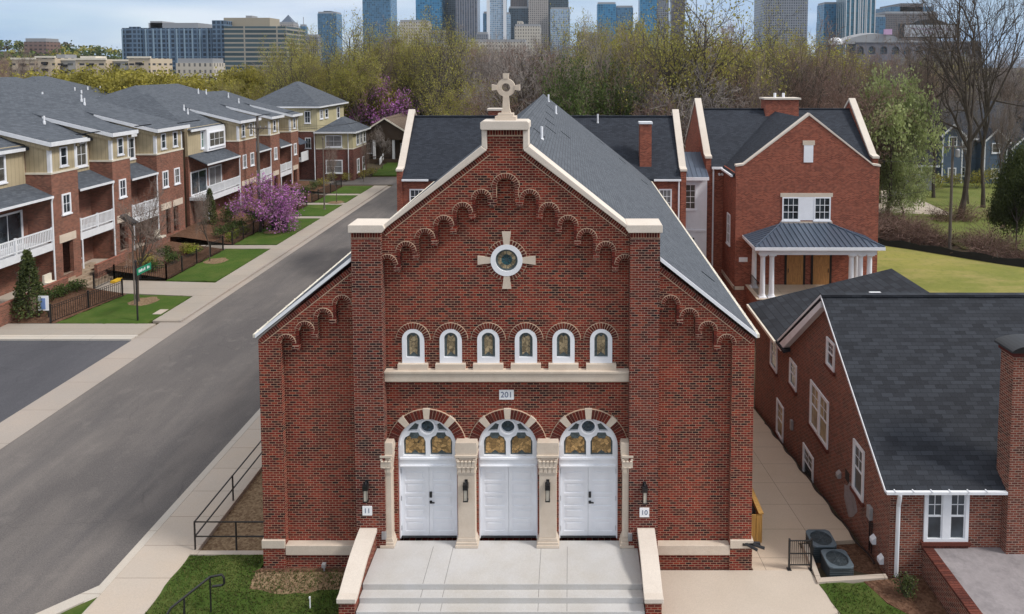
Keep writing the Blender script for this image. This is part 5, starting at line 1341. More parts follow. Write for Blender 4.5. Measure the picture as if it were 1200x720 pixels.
tower('small red brick building behind the left office complex', 343, 351, 35, Y-150, FM('red_block', (.12,.06,.05), (.30,.13,.09), 4, 4, 1))
for a, b_, c in ((358,372,43),(558,571,40),(452,470,47),(500,520,38),(676,700,40)):
    tower({358:'low grey building between the lone blue tower and the red block',558:'low dark building left of the slender pale tower',452:'low grey building below the leftmost tall tower',500:'low grey building under the bright blue tower',676:'low grey building left of the mid height blue tower'}[a], a, b_, c, Y-100, fm['grey'])
pt = tower('pyramid topped stone tower behind the left office complex', 327, 344, 28, Y+60, fm['beige'])
x0, z0 = at(327, 28, Y+62); x1, z1 = at(344, 17, Y+62); xm = (x0+x1)/2; q = [(x0+2,Y+62,z0+1),(x1-2,Y+62,z0+1),(x1-2,Y+82,z0+1),(x0+2,Y+82,z0+1)]
b = MB(); [b.face([q[i], q[(i+1)%4], (xm, Y+72, z1)]) for i in range(4)]; b.face(q[::-1]); b.build('pyramid_roof', M['metalroof'], pt)
x, z = at(354.5, 31, Y); x_, z2 = at(354, 20, Y); tag(MB().tube([(x,Y+5,z),(x,Y+5,z2)], .6, 4).build('mast', M['gal']), 'thin mast rising from the slim blue tower', 'mast')
# long low building at the tree line
tower('long low pale building above the tree line at centre', 548, 616, 49.5, 900, fm['classic'], name='low_building', depth=30)
tower('red and white low building among the trees left of centre', 489, 518, 55, 420, FM('red_low', (.28,.09,.06), (.34,.12,.08), 6, 4, .3), name='low_building', depth=20, setb=((486,522,53,M['whitetrim']),))
# office complex
oc = thing('office_complex', 'long blue glass office complex with a tan banded wing left of the skyline', 'office building', (-330, 640, 0), None)
YO = 640
def ob_(name, a, b_, top, mat, y=YO, d=40, base=-2): x0, zt = at(a, top, y); x1, _ = at(b_, top, y); return MB().box(x0, x1, y, y+d, base, zt).build(name, mat, oc)
ob_('glass_wing', 143, 248, 33, fm['office']); ob_('glass_wing', 151, 163, 31.5, fm['office'], YO-3, 2.8); ob_('plant_room', 174, 232, 27, M['gal'], YO+8, 25, 40); ob_('plant_room', 176, 190, 25, M['gal'], YO+8, 20, 40)
ob_('glass_wing', 248.3, 262, 24, fm['office'], YO-6, 44); ob_('banded_wing', 262.3, 335, 31, fm['office2'], YO-10, 46); ob_('tan_core', 262, 316, 21, plain_mat('tan_precast', (.34,.29,.22), .8), YO+10, 22, 40); ob_('plant_room', 288, 295, 18.5, M['gal'], YO+12, 12, 40)
f = MB()
for k in range(12):
    a, zt = at(143+9.1*k, 34, YO-.5); f.box(a-.45, a+.45, YO-1.0, YO-.02, 0, zt)
f.build('mullion', fm['office2'] if False else plain_mat('office_frame', (.22,.31,.40), .4), oc)
tower('low pale building in front of the blue office complex', 206, 250, 74, 520, fm['classic'], name='low_building', depth=18)
tower('low white building right of the apartment block', 152, 176, 74, 500, fm['apart2'], name='low_building', depth=18)
# apartments
ap = thing('apartment_block', 'long cream stucco apartment block with balconies at the far left', 'apartment building', (-220, 320, 0))
YA = 330
for a, b_, top, m, y in ((14,42,70,'apart',YA),(42.3,64,68,'apart',YA-4),(64.3,88,71,'apart2',YA),(88.3,124,70.5,'apart',YA-5),(124.3,150,72,'apart2',YA),(150.3,176,68.5,'apart',YA-4)):
    x0, zt = at(a, top, y); x1, _ = at(b_, top, y); o = MB().box(x0, x1, y, y+18, -2, zt).build('wing', fm[m], ap)
    MB().box(x0-.4, x1+.3, y-.5, y+.4, zt, zt+.9).build('cornice', M['cream'], o)
    for k in range(3):
        xx = x0+(x1-x0)*(k+.5)/3
        for z in range(4): MB().box(xx-1.2, xx+1.2, y-1.3, y-.02, zt-3.0-3.2*z, zt-1.9-3.2*z).build('balcony', M['black'], o) if k == 1 else None
for a, b_, top in ((66,76,64),(94,112,66)):
    x0, zt = at(a, top, YA+8); x1, _ = at(b_, top, YA+8); MB().box(x0, x1, YA+8, YA+16, 15, zt).build('stair_tower', M['gal'] if a == 66 else M['cream'], ap)
tower('dark red brick building on the wooded ridge at far left', 28, 54, 49, 720, FM('ridge_brick', (.08,.06,.06), (.2,.13,.11), 5, 4, 1.2), name='ridge_building', depth=20)
# ballpark
bp = thing('ballpark', 'grey ballpark with a curved arcade and sloping canopy below the skyline', 'stadium', (340, 930, 0))
YB = 900
FBp = fmap(('-y', YB)); x0, zt = at(1003, 50, YB); x1, _ = at(1150, 50, YB); _, zb = at(1003, 80, YB)
holes = []; n = 11
_, za = at(1003, 60, YB); _, zc = at(1003, 54.5, YB)
for k in range(n):
    c = x0+6+(x1-x0-10)*k/(n-1); r = 4.6; holes.append([(c-r,za-4),(c+r,za-4)] + arc(c, zc-4.4, r, 0, 180, 10))
pw = MB().prism(FBp, [(x0,zb-20),(x1,zb-20),(x1,zt),(x0,zt)], -3, 0, holes).build('arcade_wall', plain_mat('ballpark_stone', (.15,.15,.18), .8), bp)
MB().box(x0, x1, YB+3.1, YB+30, -5, zt-1).build('concourse', fm['dark'], bp); MB().box(x0-1, x1+1, YB-1.2, YB-.02, zt, zt+1.6).build('cornice', M['gal'], bp)
b = MB()
for k in range(12):
    a0, a1 = k/12, (k+1)/12; e = lambda t: (at(985+92*t, 47-9*math.sin(math.pi*min(1, t*1.15)), YB+4))
    (xa, z_a), (xb, z_b) = e(a0), e(a1)
    b.hexa([(xa,YB+1,zt-2),(xb,YB+1,zt-2),(xb,YB+24,zt-2),(xa,YB+24,zt-2),(xa,YB+1,z_a-2),(xb,YB+1,z_b-2),(xb,YB+24,z_b),(xa,YB+24,z_a)])
b.build('canopy', M['gal'], bp)
x, z = at(980, 47, YB-10); MB().lathe((x, YB-8, z-6), [(9,0),(9,5),(6,8),(2,9.5)], 14).build('domed_kiosk', M['whitetrim'], bp)
sb = thing('scoreboard', 'wide scoreboard with a pale panel in a dark frame above the ballpark', 'scoreboard', (450, 905, 40))
Fs = fmap(('-y', YB-2)); xa, zt_ = at(1054, 28, YB); xb, zb_ = at(1123, 45, YB)
MB().ob(Fs, xa, xb, zb_, zt_, -4, 0).build('frame', M['black'], sb)
xc, zt2 = at(1059, 29.5, YB); xd, zb2 = at(1118, 43.5, YB); MB().ob(Fs, xc, xd, zb2, zt2, .02, .4).build('panel', plain_mat('score_panel', (.42,.45,.50), .6), sb)
xm, _ = at(1088, 30, YB); MB().prism(Fs, [(xm-24,zt_+.02),(xm+24,zt_+.02),(xm+15,zt_+4),(xm,zt_+5.5),(xm-15,zt_+4)], -3, 0).build('crest', M['black'], sb)
b = MB()
for c_, z_, w_ in ((-.62,.7,9),(-.2,.66,15),(.3,.66,15),(.72,.66,7),(-.05,.35,13)):
    u = (xc+xd)/2 + c_*(xd-xc)/2; v = zb2+(zt2-zb2)*z_; b.ob(Fs, u-w_/2, u+w_/2, v-.9, v+.9, .41, .5)
b.build('faint_print', plain_mat('faded_print', (.36,.30,.40), .6), sb)
x, z = at(1041, 38, YB-4); tag(MB().ob(fmap(('-y', YB-4)), x-5, x+5, z-3, z+4, -3, 0).build('small_screen', plain_mat('pink_screen', (.55,.35,.55), .5)), 'small pink and white screen left of the scoreboard', 'screen')
# houses on the right
def house(label, x0, x1, y0, y1, z, e, rh, wall, gables=(), roof='wing_roof'):
    t = thing('timber_house', label, 'house', ((x0+x1)/2, (y0+y1)/2, z))
    MB().box(x0, x1, y0, y1, z-.3, e).build('wall', M[wall], t)
    ym = (y0+y1)/2
    for x in (x0, x1-.25): MB().prism(fmap(('+x', x)), [(y0,e),(y1,e),(ym,e+rh-.25)], 0, .25).build('gable', M[wall], t)
    b = MB(); slope_slab_y(b, y0-.5, e-.15, ym, e+rh, x0-.4, x1+.4, .18); slope_slab_y(b, y1+.5, e-.15, ym+.002, e+rh, x0-.4, x1+.4, .18); r = b.build('roof', M[roof], t)
    MB().box(x0-.4, x1+.4, y0-.58, y0-.502, e-.4, e-.12).build('fascia', M['whitetrim'], r)
    for gx, gw, ge, gd in gables:
        MB().box(gx-gw, gx+gw, y0-gd, y0-.003, z-.3, ge).build('front_bay', M[wall], t); F = fmap(('-y', y0-gd))
        MB().prism(F, [(gx-gw,ge),(gx+gw,ge),(gx,ge+gw*.95)], -gd-3, -.002).build('gable', M[wall], t)
        b = MB(); 
        for s in (-1, 1): slope_slab(b, gx, ge+gw*.95+.2, gx+s*(gw+.35), ge-.15, y0-gd-.3, ym, .15)
        b.build('bay_roof', M[roof], t)
        b = MB()
        for s in (-1, 1): slope_slab(b, gx, ge+gw*.95+.22, gx+s*(gw+.37), ge-.13, y0-gd-.38, y0-gd-.303, .32)
        b.build('barge_board', M['whitetrim'], t)
        window(t, ('-y', y0-gd), gx-.7, gx+.7, ge-2.0, ge-.3, .16, 1, 2); window(t, ('-y', y0-gd), gx-.7, gx+.7, z+.9, z+2.6, .16, 1, 2)
        MB().box(gx-gw-.02, gx-gw+.2, y0-gd-.03, y0-gd-.002, z, ge).box(gx+gw-.2, gx+gw+.02, y0-gd-.03, y0-gd-.002, z, ge).build('corner_board', M['whitetrim'], t)
    n = int((x1-x0)/3.2)
    for k in range(n):
        x = x0+1.6+k*3.2
        if all(abs(x-g_[0]) > g_[1]+.8 for g_ in gables):
            for zz in ((z+.9, z+2.5), (e-2.0, e-.4)):
                if zz[1] < e: window(t, ('-y', y0), x-.6, x+.6, zz[0], zz[1], .15, 1, 2)
    return t
house('blue sided house with white trimmed gables behind the big bare trunk', 61, 76, 114, 124, -2.5, 5.0, 4.2, 'blue_lap', ((63.2,1.7,5.6,1.6),(70,1.9,4.6,2.2),(74.0,1.5,3.6,2.6)))
house('second blue house at the right edge behind the evergreen', 78, 94, 112, 123, -2.5, 4.0, 4.5, 'blue_lap', ((86,2.2,3.8,1.8),))
house('small white house with dark roof behind the parked car', 49.5, 57, 106, 116, -2.5, 1.6, 4.2, 'grey_lap')
house('low dark roofed house half hidden by trees behind the annex', 38, 48, 112, 122, -2.5, 1.5, 3.8, 'grey_lap')
house('red brick house with grey roof behind the blue house', 54, 66, 130, 140, -2.5, 5.5, 4.0, 'brick_corner')
house('long grey roofed house far back on the right under the bare trees', 74, 110, 150, 160, -2.5, 5, 4, 'blue_lap')
# parked car
pc = thing('parked_car', 'silver hatchback parked on the drive beyond the field', 'car', (48.6, 99, -2.4))
F = fmap(('-y', 98.2)); cx, cz = 48.8, -2.35
def V(pts): return [(cx+u, cz+v) for u, v in pts]
MB().prism(F, V([(-2.1,.35),(2.1,.35),(2.15,.75),(1.9,.95),(1.0,1.0),(.35,1.45),(-1.3,1.5),(-1.9,1.05),(-2.15,.9)]), -1.75, 0).build('body', M['car'], pc, bevel=.06)
MB().prism(F, V([(-1.25,1.0),(.85,1.02),(.3,1.38),(-1.15,1.42)]), -1.7, .02).build('window', M['glass'], pc)
for u in (-1.3, 1.3):
    for w_ in (.02, -1.55): MB().tube([F(cx+u,cz+.33,w_),F(cx+u,cz+.33,w_-.22)], .33, 16).build('wheel', M['tyre'], pc)
# pole and wires at right
up = thing('utility_pole', 'weathered utility pole standing in the brush behind the silt fence', 'utility pole', (40.4, 72, -2.5))
MB().tube([(40.4,71.8,-2.6),(40.4,71.8,9.3)], [.17,.12], 8).build('pole', M['utility'], up); MB().box(39.4,41.4,71.62,71.7,8.4,8.52).build('crossarm', M['utility'], up); MB().lathe((40.75,71.5,7.4), [(.2,0),(.22,.1),(.22,.75),(.1,.85)], 10).build('transformer', M['gal'], up)
def wire(p, q, sag, label):
    pts = []
    for k in range(25):
        t = k/24; pts.append((p[0]+(q[0]-p[0])*t, p[1]+(q[1]-p[1])*t, p[2]+(q[2]-p[2])*t - sag*4*t*(1-t)))
    tag(MB().tube(pts, .022, 4).build('power_line', M['black']), label, 'cable', 'overhead cables')
wire((24.9,60,9.0), (40.4,71.8,7.6), .6, 'overhead cable from the annex eave to the weathered pole'); wire((40.4,71.8,7.4), (95,78,7.5), 1.2, 'overhead cable running right from the weathered pole')
wire((25,66,4.0), (40.4,71.8,4.2), .3, 'lower cable from the annex side to the weathered pole'); wire((40.4,71.8,4.2), (95,78,4.6), 1.0, 'lower cable running right from the weathered pole')
wire((-13.0,56.3,13.5), (-36.4,79,9.8), .8, 'thin cable from the hall gable toward the dark utility pole'); wire((-36.4,79,9.7), (-25,130,9), .8, 'thin cable from the dark utility pole to the street end')
# silt fence
b = MB(); pts = [(23.5,76),(27,75.8),(31,75),(36,71.5),(42,66.2),(48,62),(58,57.5),(75,55)]; rr = random.Random(3); P = []
for (xa, ya), (xb, yb) in zip(pts, pts[1:]):
    for k in range(8): P.append((xa+(xb-xa)*k/8, ya+(yb-ya)*k/8))
for i in range(len(P)-1):
    (xa, ya), (xb, yb) = P[i], P[i+1]; ha, hb = (.75+.12*math.sin(i*1.7)), (.75+.12*math.sin((i+1)*1.7))
    b.hexa([(xa,ya,-2.6),(xb,yb,-2.6),(xb,yb+.03,-2.6),(xa,ya+.03,-2.6),(xa,ya,-2.5+ha),(xb,yb,-2.5+hb),(xb,yb+.03,-2.5+hb),(xa,ya+.03,-2.5+ha)])
sf = thing('silt_fence', 'black fabric silt fence curving along the far edge of the field', 'silt fence', (40, 68, -2.5)); b.build('fabric', M['silt'], sf)
for x, y in P[::4]: MB().box(x-.03,x+.03,y+.04,y+.1,-2.6,-1.5).build('stake', M['utility'], sf)
rw_ = tag(MB().tube([(-14.6,108,.1),(-14.0,100,1.2)], .12, 6).box(-14.9,-14.1,100,108,.02,.3).build('retaining_rail', M['brick_corner']), 'short brown rail beyond the hall at the street end', 'rail')
# ================================================================== TREES
def rot_about(v, ax, a): return (Matrix.Rotation(a, 3, ax) @ v)
class Tree:
    def __init__(s, seed, H, levels=4, fork=.4, kids=(6,5,4,4), ang=(38,45,45,45), ratio=(.6,.55,.5,.45), up=.25, r=None, lean=0, wob=.18):
        s.r = random.Random(seed); s.lv = levels; s.kids = kids; s.ang = ang; s.ratio = ratio; s.up = up; s.wob = wob
        s.br = []; s.tips = []
        d = Vector((s.r.gauss(0,.03)+lean, s.r.gauss(0,.03), 1)).normalized()
        s.grow(Vector((0,0,-.2)), d, H*fork if levels else H, r or H*.014, 0, H)
    def grow(s, p, d, L, rad, lev, H):
        r = s.r; n = (5,4,3,3,2,2)[lev]; pts = [p.copy()]; rads = [rad*(1.35 if lev == 0 else 1)]
        endr = rad*(.62 if lev == 0 else .35)
        dirs = []
        for k in range(n):
            d = (d + Vector((r.gauss(0,s.wob), r.gauss(0,s.wob), r.gauss(0,s.wob)+s.up*.25*(lev > 0)))).normalized()
            p = p + d*(L/n); pts.append(p.copy()); rads.append(rad+(endr-rad)*(k+1)/n); dirs.append(d.copy())
        s.br.append((lev, pts, rads))
        if lev >= s.lv: s.tips.append((p, d)); s.tips.append(((pts[0]+p)/2, d)); return
        K = s.kids[lev]
        for k in range(K):
            t = (.55+.45*(k+.7)/K) if lev == 0 else (.25+.75*(k+.6)/K)
            f = t*n; i = min(int(f), n-1); q = pts[i].lerp(pts[i+1], f-i); dd = dirs[i]
            ax = dd.orthogonal().normalized(); ax = rot_about(ax, dd, 2.4*k+r.uniform(-.5,.5))
            nd = rot_about(dd, ax, R(s.ang[lev]*r.uniform(.65,1.3)))
            nl = (H*.34 if lev == 0 else L*s.ratio[lev])*r.uniform(.75,1.2)*(1.15-.35*t if lev else 1)
            s.grow(q, nd, nl, max(.012, rads[i]*(.62 if lev == 0 else .55)), lev+1, H)
        if lev == 0: s.grow(p, d, H*.33, endr*.9, 1, H)
        else: s.tips.append((p, d))
    def wood(s, lo, hi, mats, name, minr=.012):
        b = MB()
        for lev, pts, rads in s.br:
            if lo <= lev <= hi: b.tube(pts, [max(minr, x) for x in rads], (7,6,5,4,3,3)[lev], cap=False)
        return b
def leaves(b, rng, centres, n, rad, size, up=.3, flat=1.0):
    for c in centres:
        c = c[0] if isinstance(c, tuple) else c
        for _ in range(n):
            v = Vector((rng.gauss(0,1), rng.gauss(0,1), rng.gauss(0,1)*flat)); v = v*(rad/1.7)
            p = c + v
            a = Vector((rng.gauss(0,1), rng.gauss(0,1), rng.gauss(0,1))).normalized(); q = a.orthogonal().normalized(); q = rot_about(q, a, rng.uniform(0,6.28)); w = a.cross(q)
            s = size*rng.uniform(.6,1.4)
            b.face([p-q*s*.5, p+w*s*.32, p+q*s*.5, p-w*s*.32])
def fastmesh(b, name, mats):
    me = bpy.data.meshes.new(name); me.from_pydata(b.v, [], b.f)
    for m in mats: me.materials.append(m)
    if len(mats) > 1: me.polygons.foreach_set('material_index', b.mi)
    me.update(); return me
def proto(seed, H, kind):
    """(trunk mesh, crown mesh, height) for one kind of tree"""
    rng = random.Random(seed*13+5)
    bark, twig, leaf = {'bare':('bark','twig',None), 'baregrey':('bark','twig_grey',None), 'barered':('bark','twig_red',None), 'budding':('bark','twig','leaf_bud'), 'lush':('bark','twig','leaf_lush'),
        'bright':('bark','twig','leaf_bright'), 'dark':('bark_dark','bark_dark','leaf_dark'), 'ivy':('bark','twig','leaf_ivy'), 'redbud':('bark_dark','twig','leaf_pink'), 'sparse':('limb','limb','leaf_bud'), 'great':('bark','bark',None)}[kind]
    if kind.startswith('bare'): t = Tree(seed, H, 5, .42, (7,6,5,4,3), (36,42,45,45,45), (.6,.58,.55,.55,.5), .35)
    elif kind == 'budding': t = Tree(seed, H, 4, .42, (7,6,5,4), (38,44,45,45), (.62,.6,.55,.5), .3)
    elif kind in ('sparse','great'): t = Tree(seed, H, 4, .38, (7,6,5,4), ((40,46,48,48) if kind == 'sparse' else (27,36,42,45)), (.66,.62,.58,.5), .35, r=H*(.019 if kind == 'sparse' else .014))
    elif kind == 'lush': t = Tree(seed, H, 4, .35, (8,6,5,3), (48,50,45,45), (.55,.55,.5,.5), .1)
    elif kind == 'bright': t = Tree(seed, H, 4, .3, (8,6,5,3), (44,48,45,45), (.58,.55,.5,.5), .15)
    elif kind == 'dark': t = Tree(seed, H, 3, .35, (9,6,5), (55,50,45), (.55,.5,.5), .0)
    elif kind == 'ivy': t = Tree(seed, H, 4, .45, (6,5,4,3), (22,35,40,45), (.6,.55,.5,.5), .5)
    elif kind == 'redbud': t = Tree(seed, H, 4, .28, (7,6,5,4), (48,48,45,45), (.62,.6,.55,.5), .05, r=.12)
    tr = t.wood(0, 2, None, '')
    cr = t.wood(3, 5, None, '', .014)
    cr.m = 1
    tips = t.tips
    if kind == 'budding': leaves(cr, rng, tips, 7, .55, .19)
    elif kind == 'sparse': leaves(cr, rng, tips, 2, .6, .2)
    elif kind == 'lush': leaves(cr, rng, tips, 15, .95, .36)
    elif kind == 'bright': leaves(cr, rng, tips, 6, .6, .26)
    elif kind == 'dark': leaves(cr, rng, tips, 52, .75, .2)
    elif kind == 'redbud': leaves(cr, rng, tips, 2, .36, .13)
    elif kind == 'ivy':
        leaves(cr, rng, tips, 2, .5, .24)
        for lev, pts, rads in t.br:
            if lev <= 2:
                for a, b_ in zip(pts, pts[1:]):
                    for k in range(5 if lev < 2 else 2):
                        leaves(cr, rng, [a.lerp(b_, k/5)], 26 if lev < 2 else 12, .5 if lev < 2 else .3, .24)
    A = np.array(cr.v); zm = np.percentile(A[:, 2], 99.5); r95 = np.percentile(np.hypot(A[:, 0], A[:, 1]), 96)
    ratio = {'lush':.95, 'bright':.85, 'dark':.85, 'ivy':.42, 'redbud':1.15, 'sparse':.8, 'great':.62, 'budding':.72}.get(kind, .66)
    kz = H/zm; kx = kz*min(1, ratio*H/(2*r95*kz))
    for b_ in (tr, cr): b_.v = [(x*kx, y*kx, z*kz) for x, y, z in b_.v]
    mats = [M[twig]] + ([M[leaf]] if leaf else [])
    return (fastmesh(tr, kind+'_trunk', [M[bark]]), fastmesh(cr, kind+'_crown', mats), H)
PR = {}
for kind, n, H in (('bare',2,18),('baregrey',2,18),('barered',2,17),('budding',3,20),('lush',2,14),('bright',2,14),('dark',2,10),('ivy',2,16),('sparse',2,20),('great',2,22),('redbud',2,6)):
    PR[kind] = [proto(11+7*k+len(kind), H, kind) for k in range(n)]
NAMES = {'bare':'bare_tree','baregrey':'bare_tree','barered':'bare_tree','budding':'budding_tree','lush':'leafy_tree','bright':'fresh_tree','dark':'evergreen_tree','ivy':'ivy_tree','sparse':'budding_tree','great':'bare_tree','redbud':'redbud_tree'}
trng = random.Random(42)
def plant(kind, x, y, H, label, group=None, z=None, wid=1.0, rz=None, v=None, name=None):
    tm, cm, h = PR[kind][trng.randrange(len(PR[kind])) if v is None else v]
    t = thing(name or NAMES[kind], label, 'tree', (x, y, g(x, y)-.15 if z is None else z), group)
    s = H/h; t.scale = (s*wid, s*wid, s); t.rotation_euler = (0, 0, trng.uniform(0, 6.28) if rz is None else rz)
    for nm, me in (('trunk', tm), ('crown', cm)):
        o = bpy.data.objects.new(nm, me); COL.objects.link(o); o.parent = t
    return t
def plant_px(kind, px, Y, top, label, group=None, **k):
    x, zt = at(px, top, Y); z0 = g(x, Y)-.15; return plant(kind, x, Y, (zt-z0), label, group, **k)
# --- individually placed
plant_px('bare', 157, 48.3, 214, 'small bare street tree in a mulch ring on the corner lawn', wid=.9)
plant_px('redbud', 303, 69, 208, 'pink flowering redbud on the verge lawn before the townhouses', wid=1.12, v=0); 
plant_px('redbud', 441, 132, 94, 'distant pink flowering redbud behind the corner house', wid=.8, v=0)
plant_px('bare', 243, 58.5, 215, 'thin young bare tree in a mulch ring on the second verge lawn', wid=.5)
plant_px('bare', 393, 84, 165, 'thin young bare tree near the corner house on the verge lawn', wid=.5)
plant_px('bare', 425, 100, 158, 'spindly bare tree beside the corner house wall', wid=.5)
plant_px('baregrey', 447, 112, 146, 'small bare tree in front of the bungalow', wid=.7)
plant_px('sparse', 840, 80, -24, 'tallest budding tree, with a dark spreading trunk behind the annex roof', wid=1.0, v=0)
plant_px('great', 1135, 86, -62, 'huge bare tree with a thick trunk standing behind the silt fence', wid=.80, v=0)
plant_px('great', 1163, 93, -48, 'second huge bare tree, right of the utility pole', wid=.72, v=1)
plant_px('bare', 1102, 100, -8, 'tall thin bare tree left of the utility pole', wid=.7, v=0)
plant_px('bright', 1046, 86, 88, 'fresh green tree in young leaf right of the annex', wid=1.0, v=0)
plant_px('bright', 1062, 88, 165, 'low fresh green tree above the bramble thicket', wid=1.2, v=1)
plant_px('dark', 1195, 72, 176, 'dark rounded evergreen at the right edge by the yard', wid=.75, v=0)
plant_px('dark', 1212, 70, 225, 'second dark evergreen cut by the right frame edge', wid=.95, v=1)
plant_px('sparse', 488, 136, 14, 'tall budding tree with a forked dark trunk behind the bungalow', wid=.95, v=1)
plant_px('sparse', 404, 136, 17, 'tall budding tree left of the distant redbud', wid=.9, v=0)
plant_px('sparse', 505, 100, 24, 'tall budding tree with dark limbs above the left hall roof', wid=.8, v=0)
plant_px('sparse', 690, 92, 16, 'tall budding tree with dark limbs rising over the ivy clump', wid=.8, v=1)
plant_px('sparse', 765, 84, 30, 'dark limbed budding tree above the hall chimney', wid=.9, v=0)
plant_px('great', 925, 84, 44, 'dark limbed bare tree behind the annex chimney', wid=1.0, v=1)
plant_px('great', 612, 84, 54, 'dark limbed bare tree directly behind the stone cross', wid=1.0, v=0)
plant_px('sparse', 372, 126, 40, 'dark limbed budding tree behind the corner house roof', wid=1.0, v=1)
for k, (px, Y_, top) in enumerate(((660,80,70),(676,78,80),(694,79,68),(712,81,78))):
    plant_px('ivy', px, Y_, top, 'ivy covered trunks in the clump just behind the nave roof', 'ivy clad trees behind the church', wid=.9)
# --- woods
LAB = {'sparse':'dark limbed budding tree', 'bare':'bare grey brown tree', 'baregrey':'bare silvery grey tree', 'barered':'bare reddish brown tree', 'budding':'budding yellow green tree', 'lush':'rounded yellow green tree', 'bright':'fresh green tree', 'dark':'dark evergreen tree'}
used = []
def wood(n, px0, px1, Y0, Y1, t0, t1, kinds, where, gap=4.5, wid=(.85,1.15), zone=None):
    c = 0; tries = 0
    while c < n and tries < n*40:
        tries += 1
        px, Y_ = trng.uniform(px0, px1), trng.uniform(Y0, Y1)
        x, zt = at(px, trng.uniform(t0, t1), Y_)
        if any((x-a)**2+(Y_-b_)**2 < gap*gap for a, b_ in used): continue
        if zone and not zone(x, Y_): continue
        used.append((x, Y_)); z0 = g(x, Y_)-.15; k = trng.choice(kinds)
        plant(k, x, Y_, max(5, (zt-z0)), LAB[k]+' '+where, LAB[k]+'s '+where, wid=trng.uniform(*wid)); c += 1
wood(17, 55, 330, 132, 172, 86, 95, ['lush','lush','lush','lush','budding'], 'behind the townhouse roofs', 6, (1.1,1.4))
wood(5, -15, 62, 140, 180, 84, 99, ['barered','bare','lush'], 'at the far left behind the roofs', 5)
wood(4, -30, 25, 180, 215, 55, 72, ['bare','dark','barered'], 'at the left frame edge', 6)
wood(13, 312, 425, 128, 175, 30, 78, ['budding','sparse','budding','bare','baregrey'], 'behind the corner house', 5)
wood(14, 415, 560, 136, 165, 18, 66, ['budding','budding','budding','sparse','baregrey'], 'behind the bungalow and hall', 4.5)
wood(5, 400, 480, 136, 150, 86, 108, ['bare','budding','lush'], 'low behind the bungalow', 3.5, (1.1,1.4))
wood(8, 520, 590, 82, 108, 84, 112, ['baregrey','budding','bare','barered'], 'low in the thicket behind the hall', 3.5, (1.1,1.5))
wood(17, 545, 675, 80, 150, 44, 62, ['baregrey','baregrey','bare','barered'], 'behind the stone cross', 4.5)
wood(8, 640, 735, 90, 150, 12, 50, ['sparse','budding','bare','baregrey'], 'above the ivy clump', 4.5)
wood(22, 720, 960, 86, 150, 2, 62, ['budding','budding','sparse','barered','bare'], 'between hall and annex roofs', 4.5)
wood(16, 730, 1010, 74, 98, 66, 108, ['barered','bare','barered','bare','baregrey'], 'close behind the annex', 4, (1.0,1.3))
wood(12, 880, 1000, 100, 160, 42, 66, ['barered','bare','budding','barered'], 'behind the annex chimney', 4.5)
wood(12, 960, 1135, 150, 215, 62, 76, ['budding','barered','bare','budding'], 'below the ballpark', 5, (1.0,1.3))
wood(12, 1030, 1215, 128, 175, 50, 84, ['baregrey','bare','baregrey','barered'], 'behind the blue houses', 5)
wood(3, 1000, 1045, 96, 128, 100, 140, ['bright','bare','budding'], 'around the small houses', 4.5, zone=lambda x, y: not (48 < x < 96 and 96 < y < 126))
wood(6, 1075, 1200, 94, 109, 70, 130, ['baregrey','bare'], 'in front of the right hand houses', 4, (.4,.5))
wood(26, 300, 1215, 180, 260, 72, 84, ['budding','bare','lush','baregrey','barered'], 'in the far belt below the skyline', 7, (1.1,1.5))
wood(10, 330, 960, 165, 220, 40, 66, ['budding','budding','budding','bare'], 'in the tall belt below the towers', 6)
# --- distant woods as one mass
b = MB(); r5 = random.Random(9)
for i in range(1500):
    Y_ = 235 + 700*r5.random()**1.5; px = r5.uniform(-60, 1260); x = (px-669)/FL*Y_
    if (px < 190 and 310 < Y_ < 380) or (130 < px < 350 and 585 < Y_ < 700): continue
    if px < 350 and Y_ < 480: H = r5.uniform(9, 12)
    else: H = r5.uniform(12, 16.5)
    z0 = g(x, Y_); W = r5.uniform(4, 7); n = int(max(26, 70*260/Y_)); b.m = r5.choice([0,0,1,2,2])
    leaves(b, r5, [Vector((x, Y_, z0+H*.6))], n, W*.75, max(1.0, Y_/230.), flat=.62)
stuff(bpy.data.objects.new('distant_woods', fastmesh(b, 'distant_woods', [M['leaf_bud'], M['leaf_lush'], leaf_mat('far_brown', [(.05,.04,.03),(.09,.075,.05),(.12,.10,.06)], .1)])))
COL.objects.link(bpy.data.objects['distant_woods']); bpy.data.objects['distant_woods']['label'] = 'hazy mass of far woods stretching to the horizon'
b = MB()
for i in range(620):
    a = r5.uniform(0, 6.28); q = r5.random()**.5; x = -620+330*q*math.cos(a); Y_ = 770+200*q*math.sin(a)
    if Y_ > 830 or (-590 < x < -540 and 690 < Y_ < 735) or (x > -430 and Y_ < 700): continue
    b.m = r5.choice([0,0,2,2,1]); leaves(b, r5, [Vector((x, Y_, g(x,Y_)+6))], 34, 6, 3.0, flat=.7)
o = bpy.data.objects.new('ridge_woods', fastmesh(b, 'ridge_woods', [M['leaf_dark'], M['leaf_ivy'], M['leaf_shrub']])); COL.objects.link(o); stuff(o); o['label'] = 'dark wooded ridge at the far left'
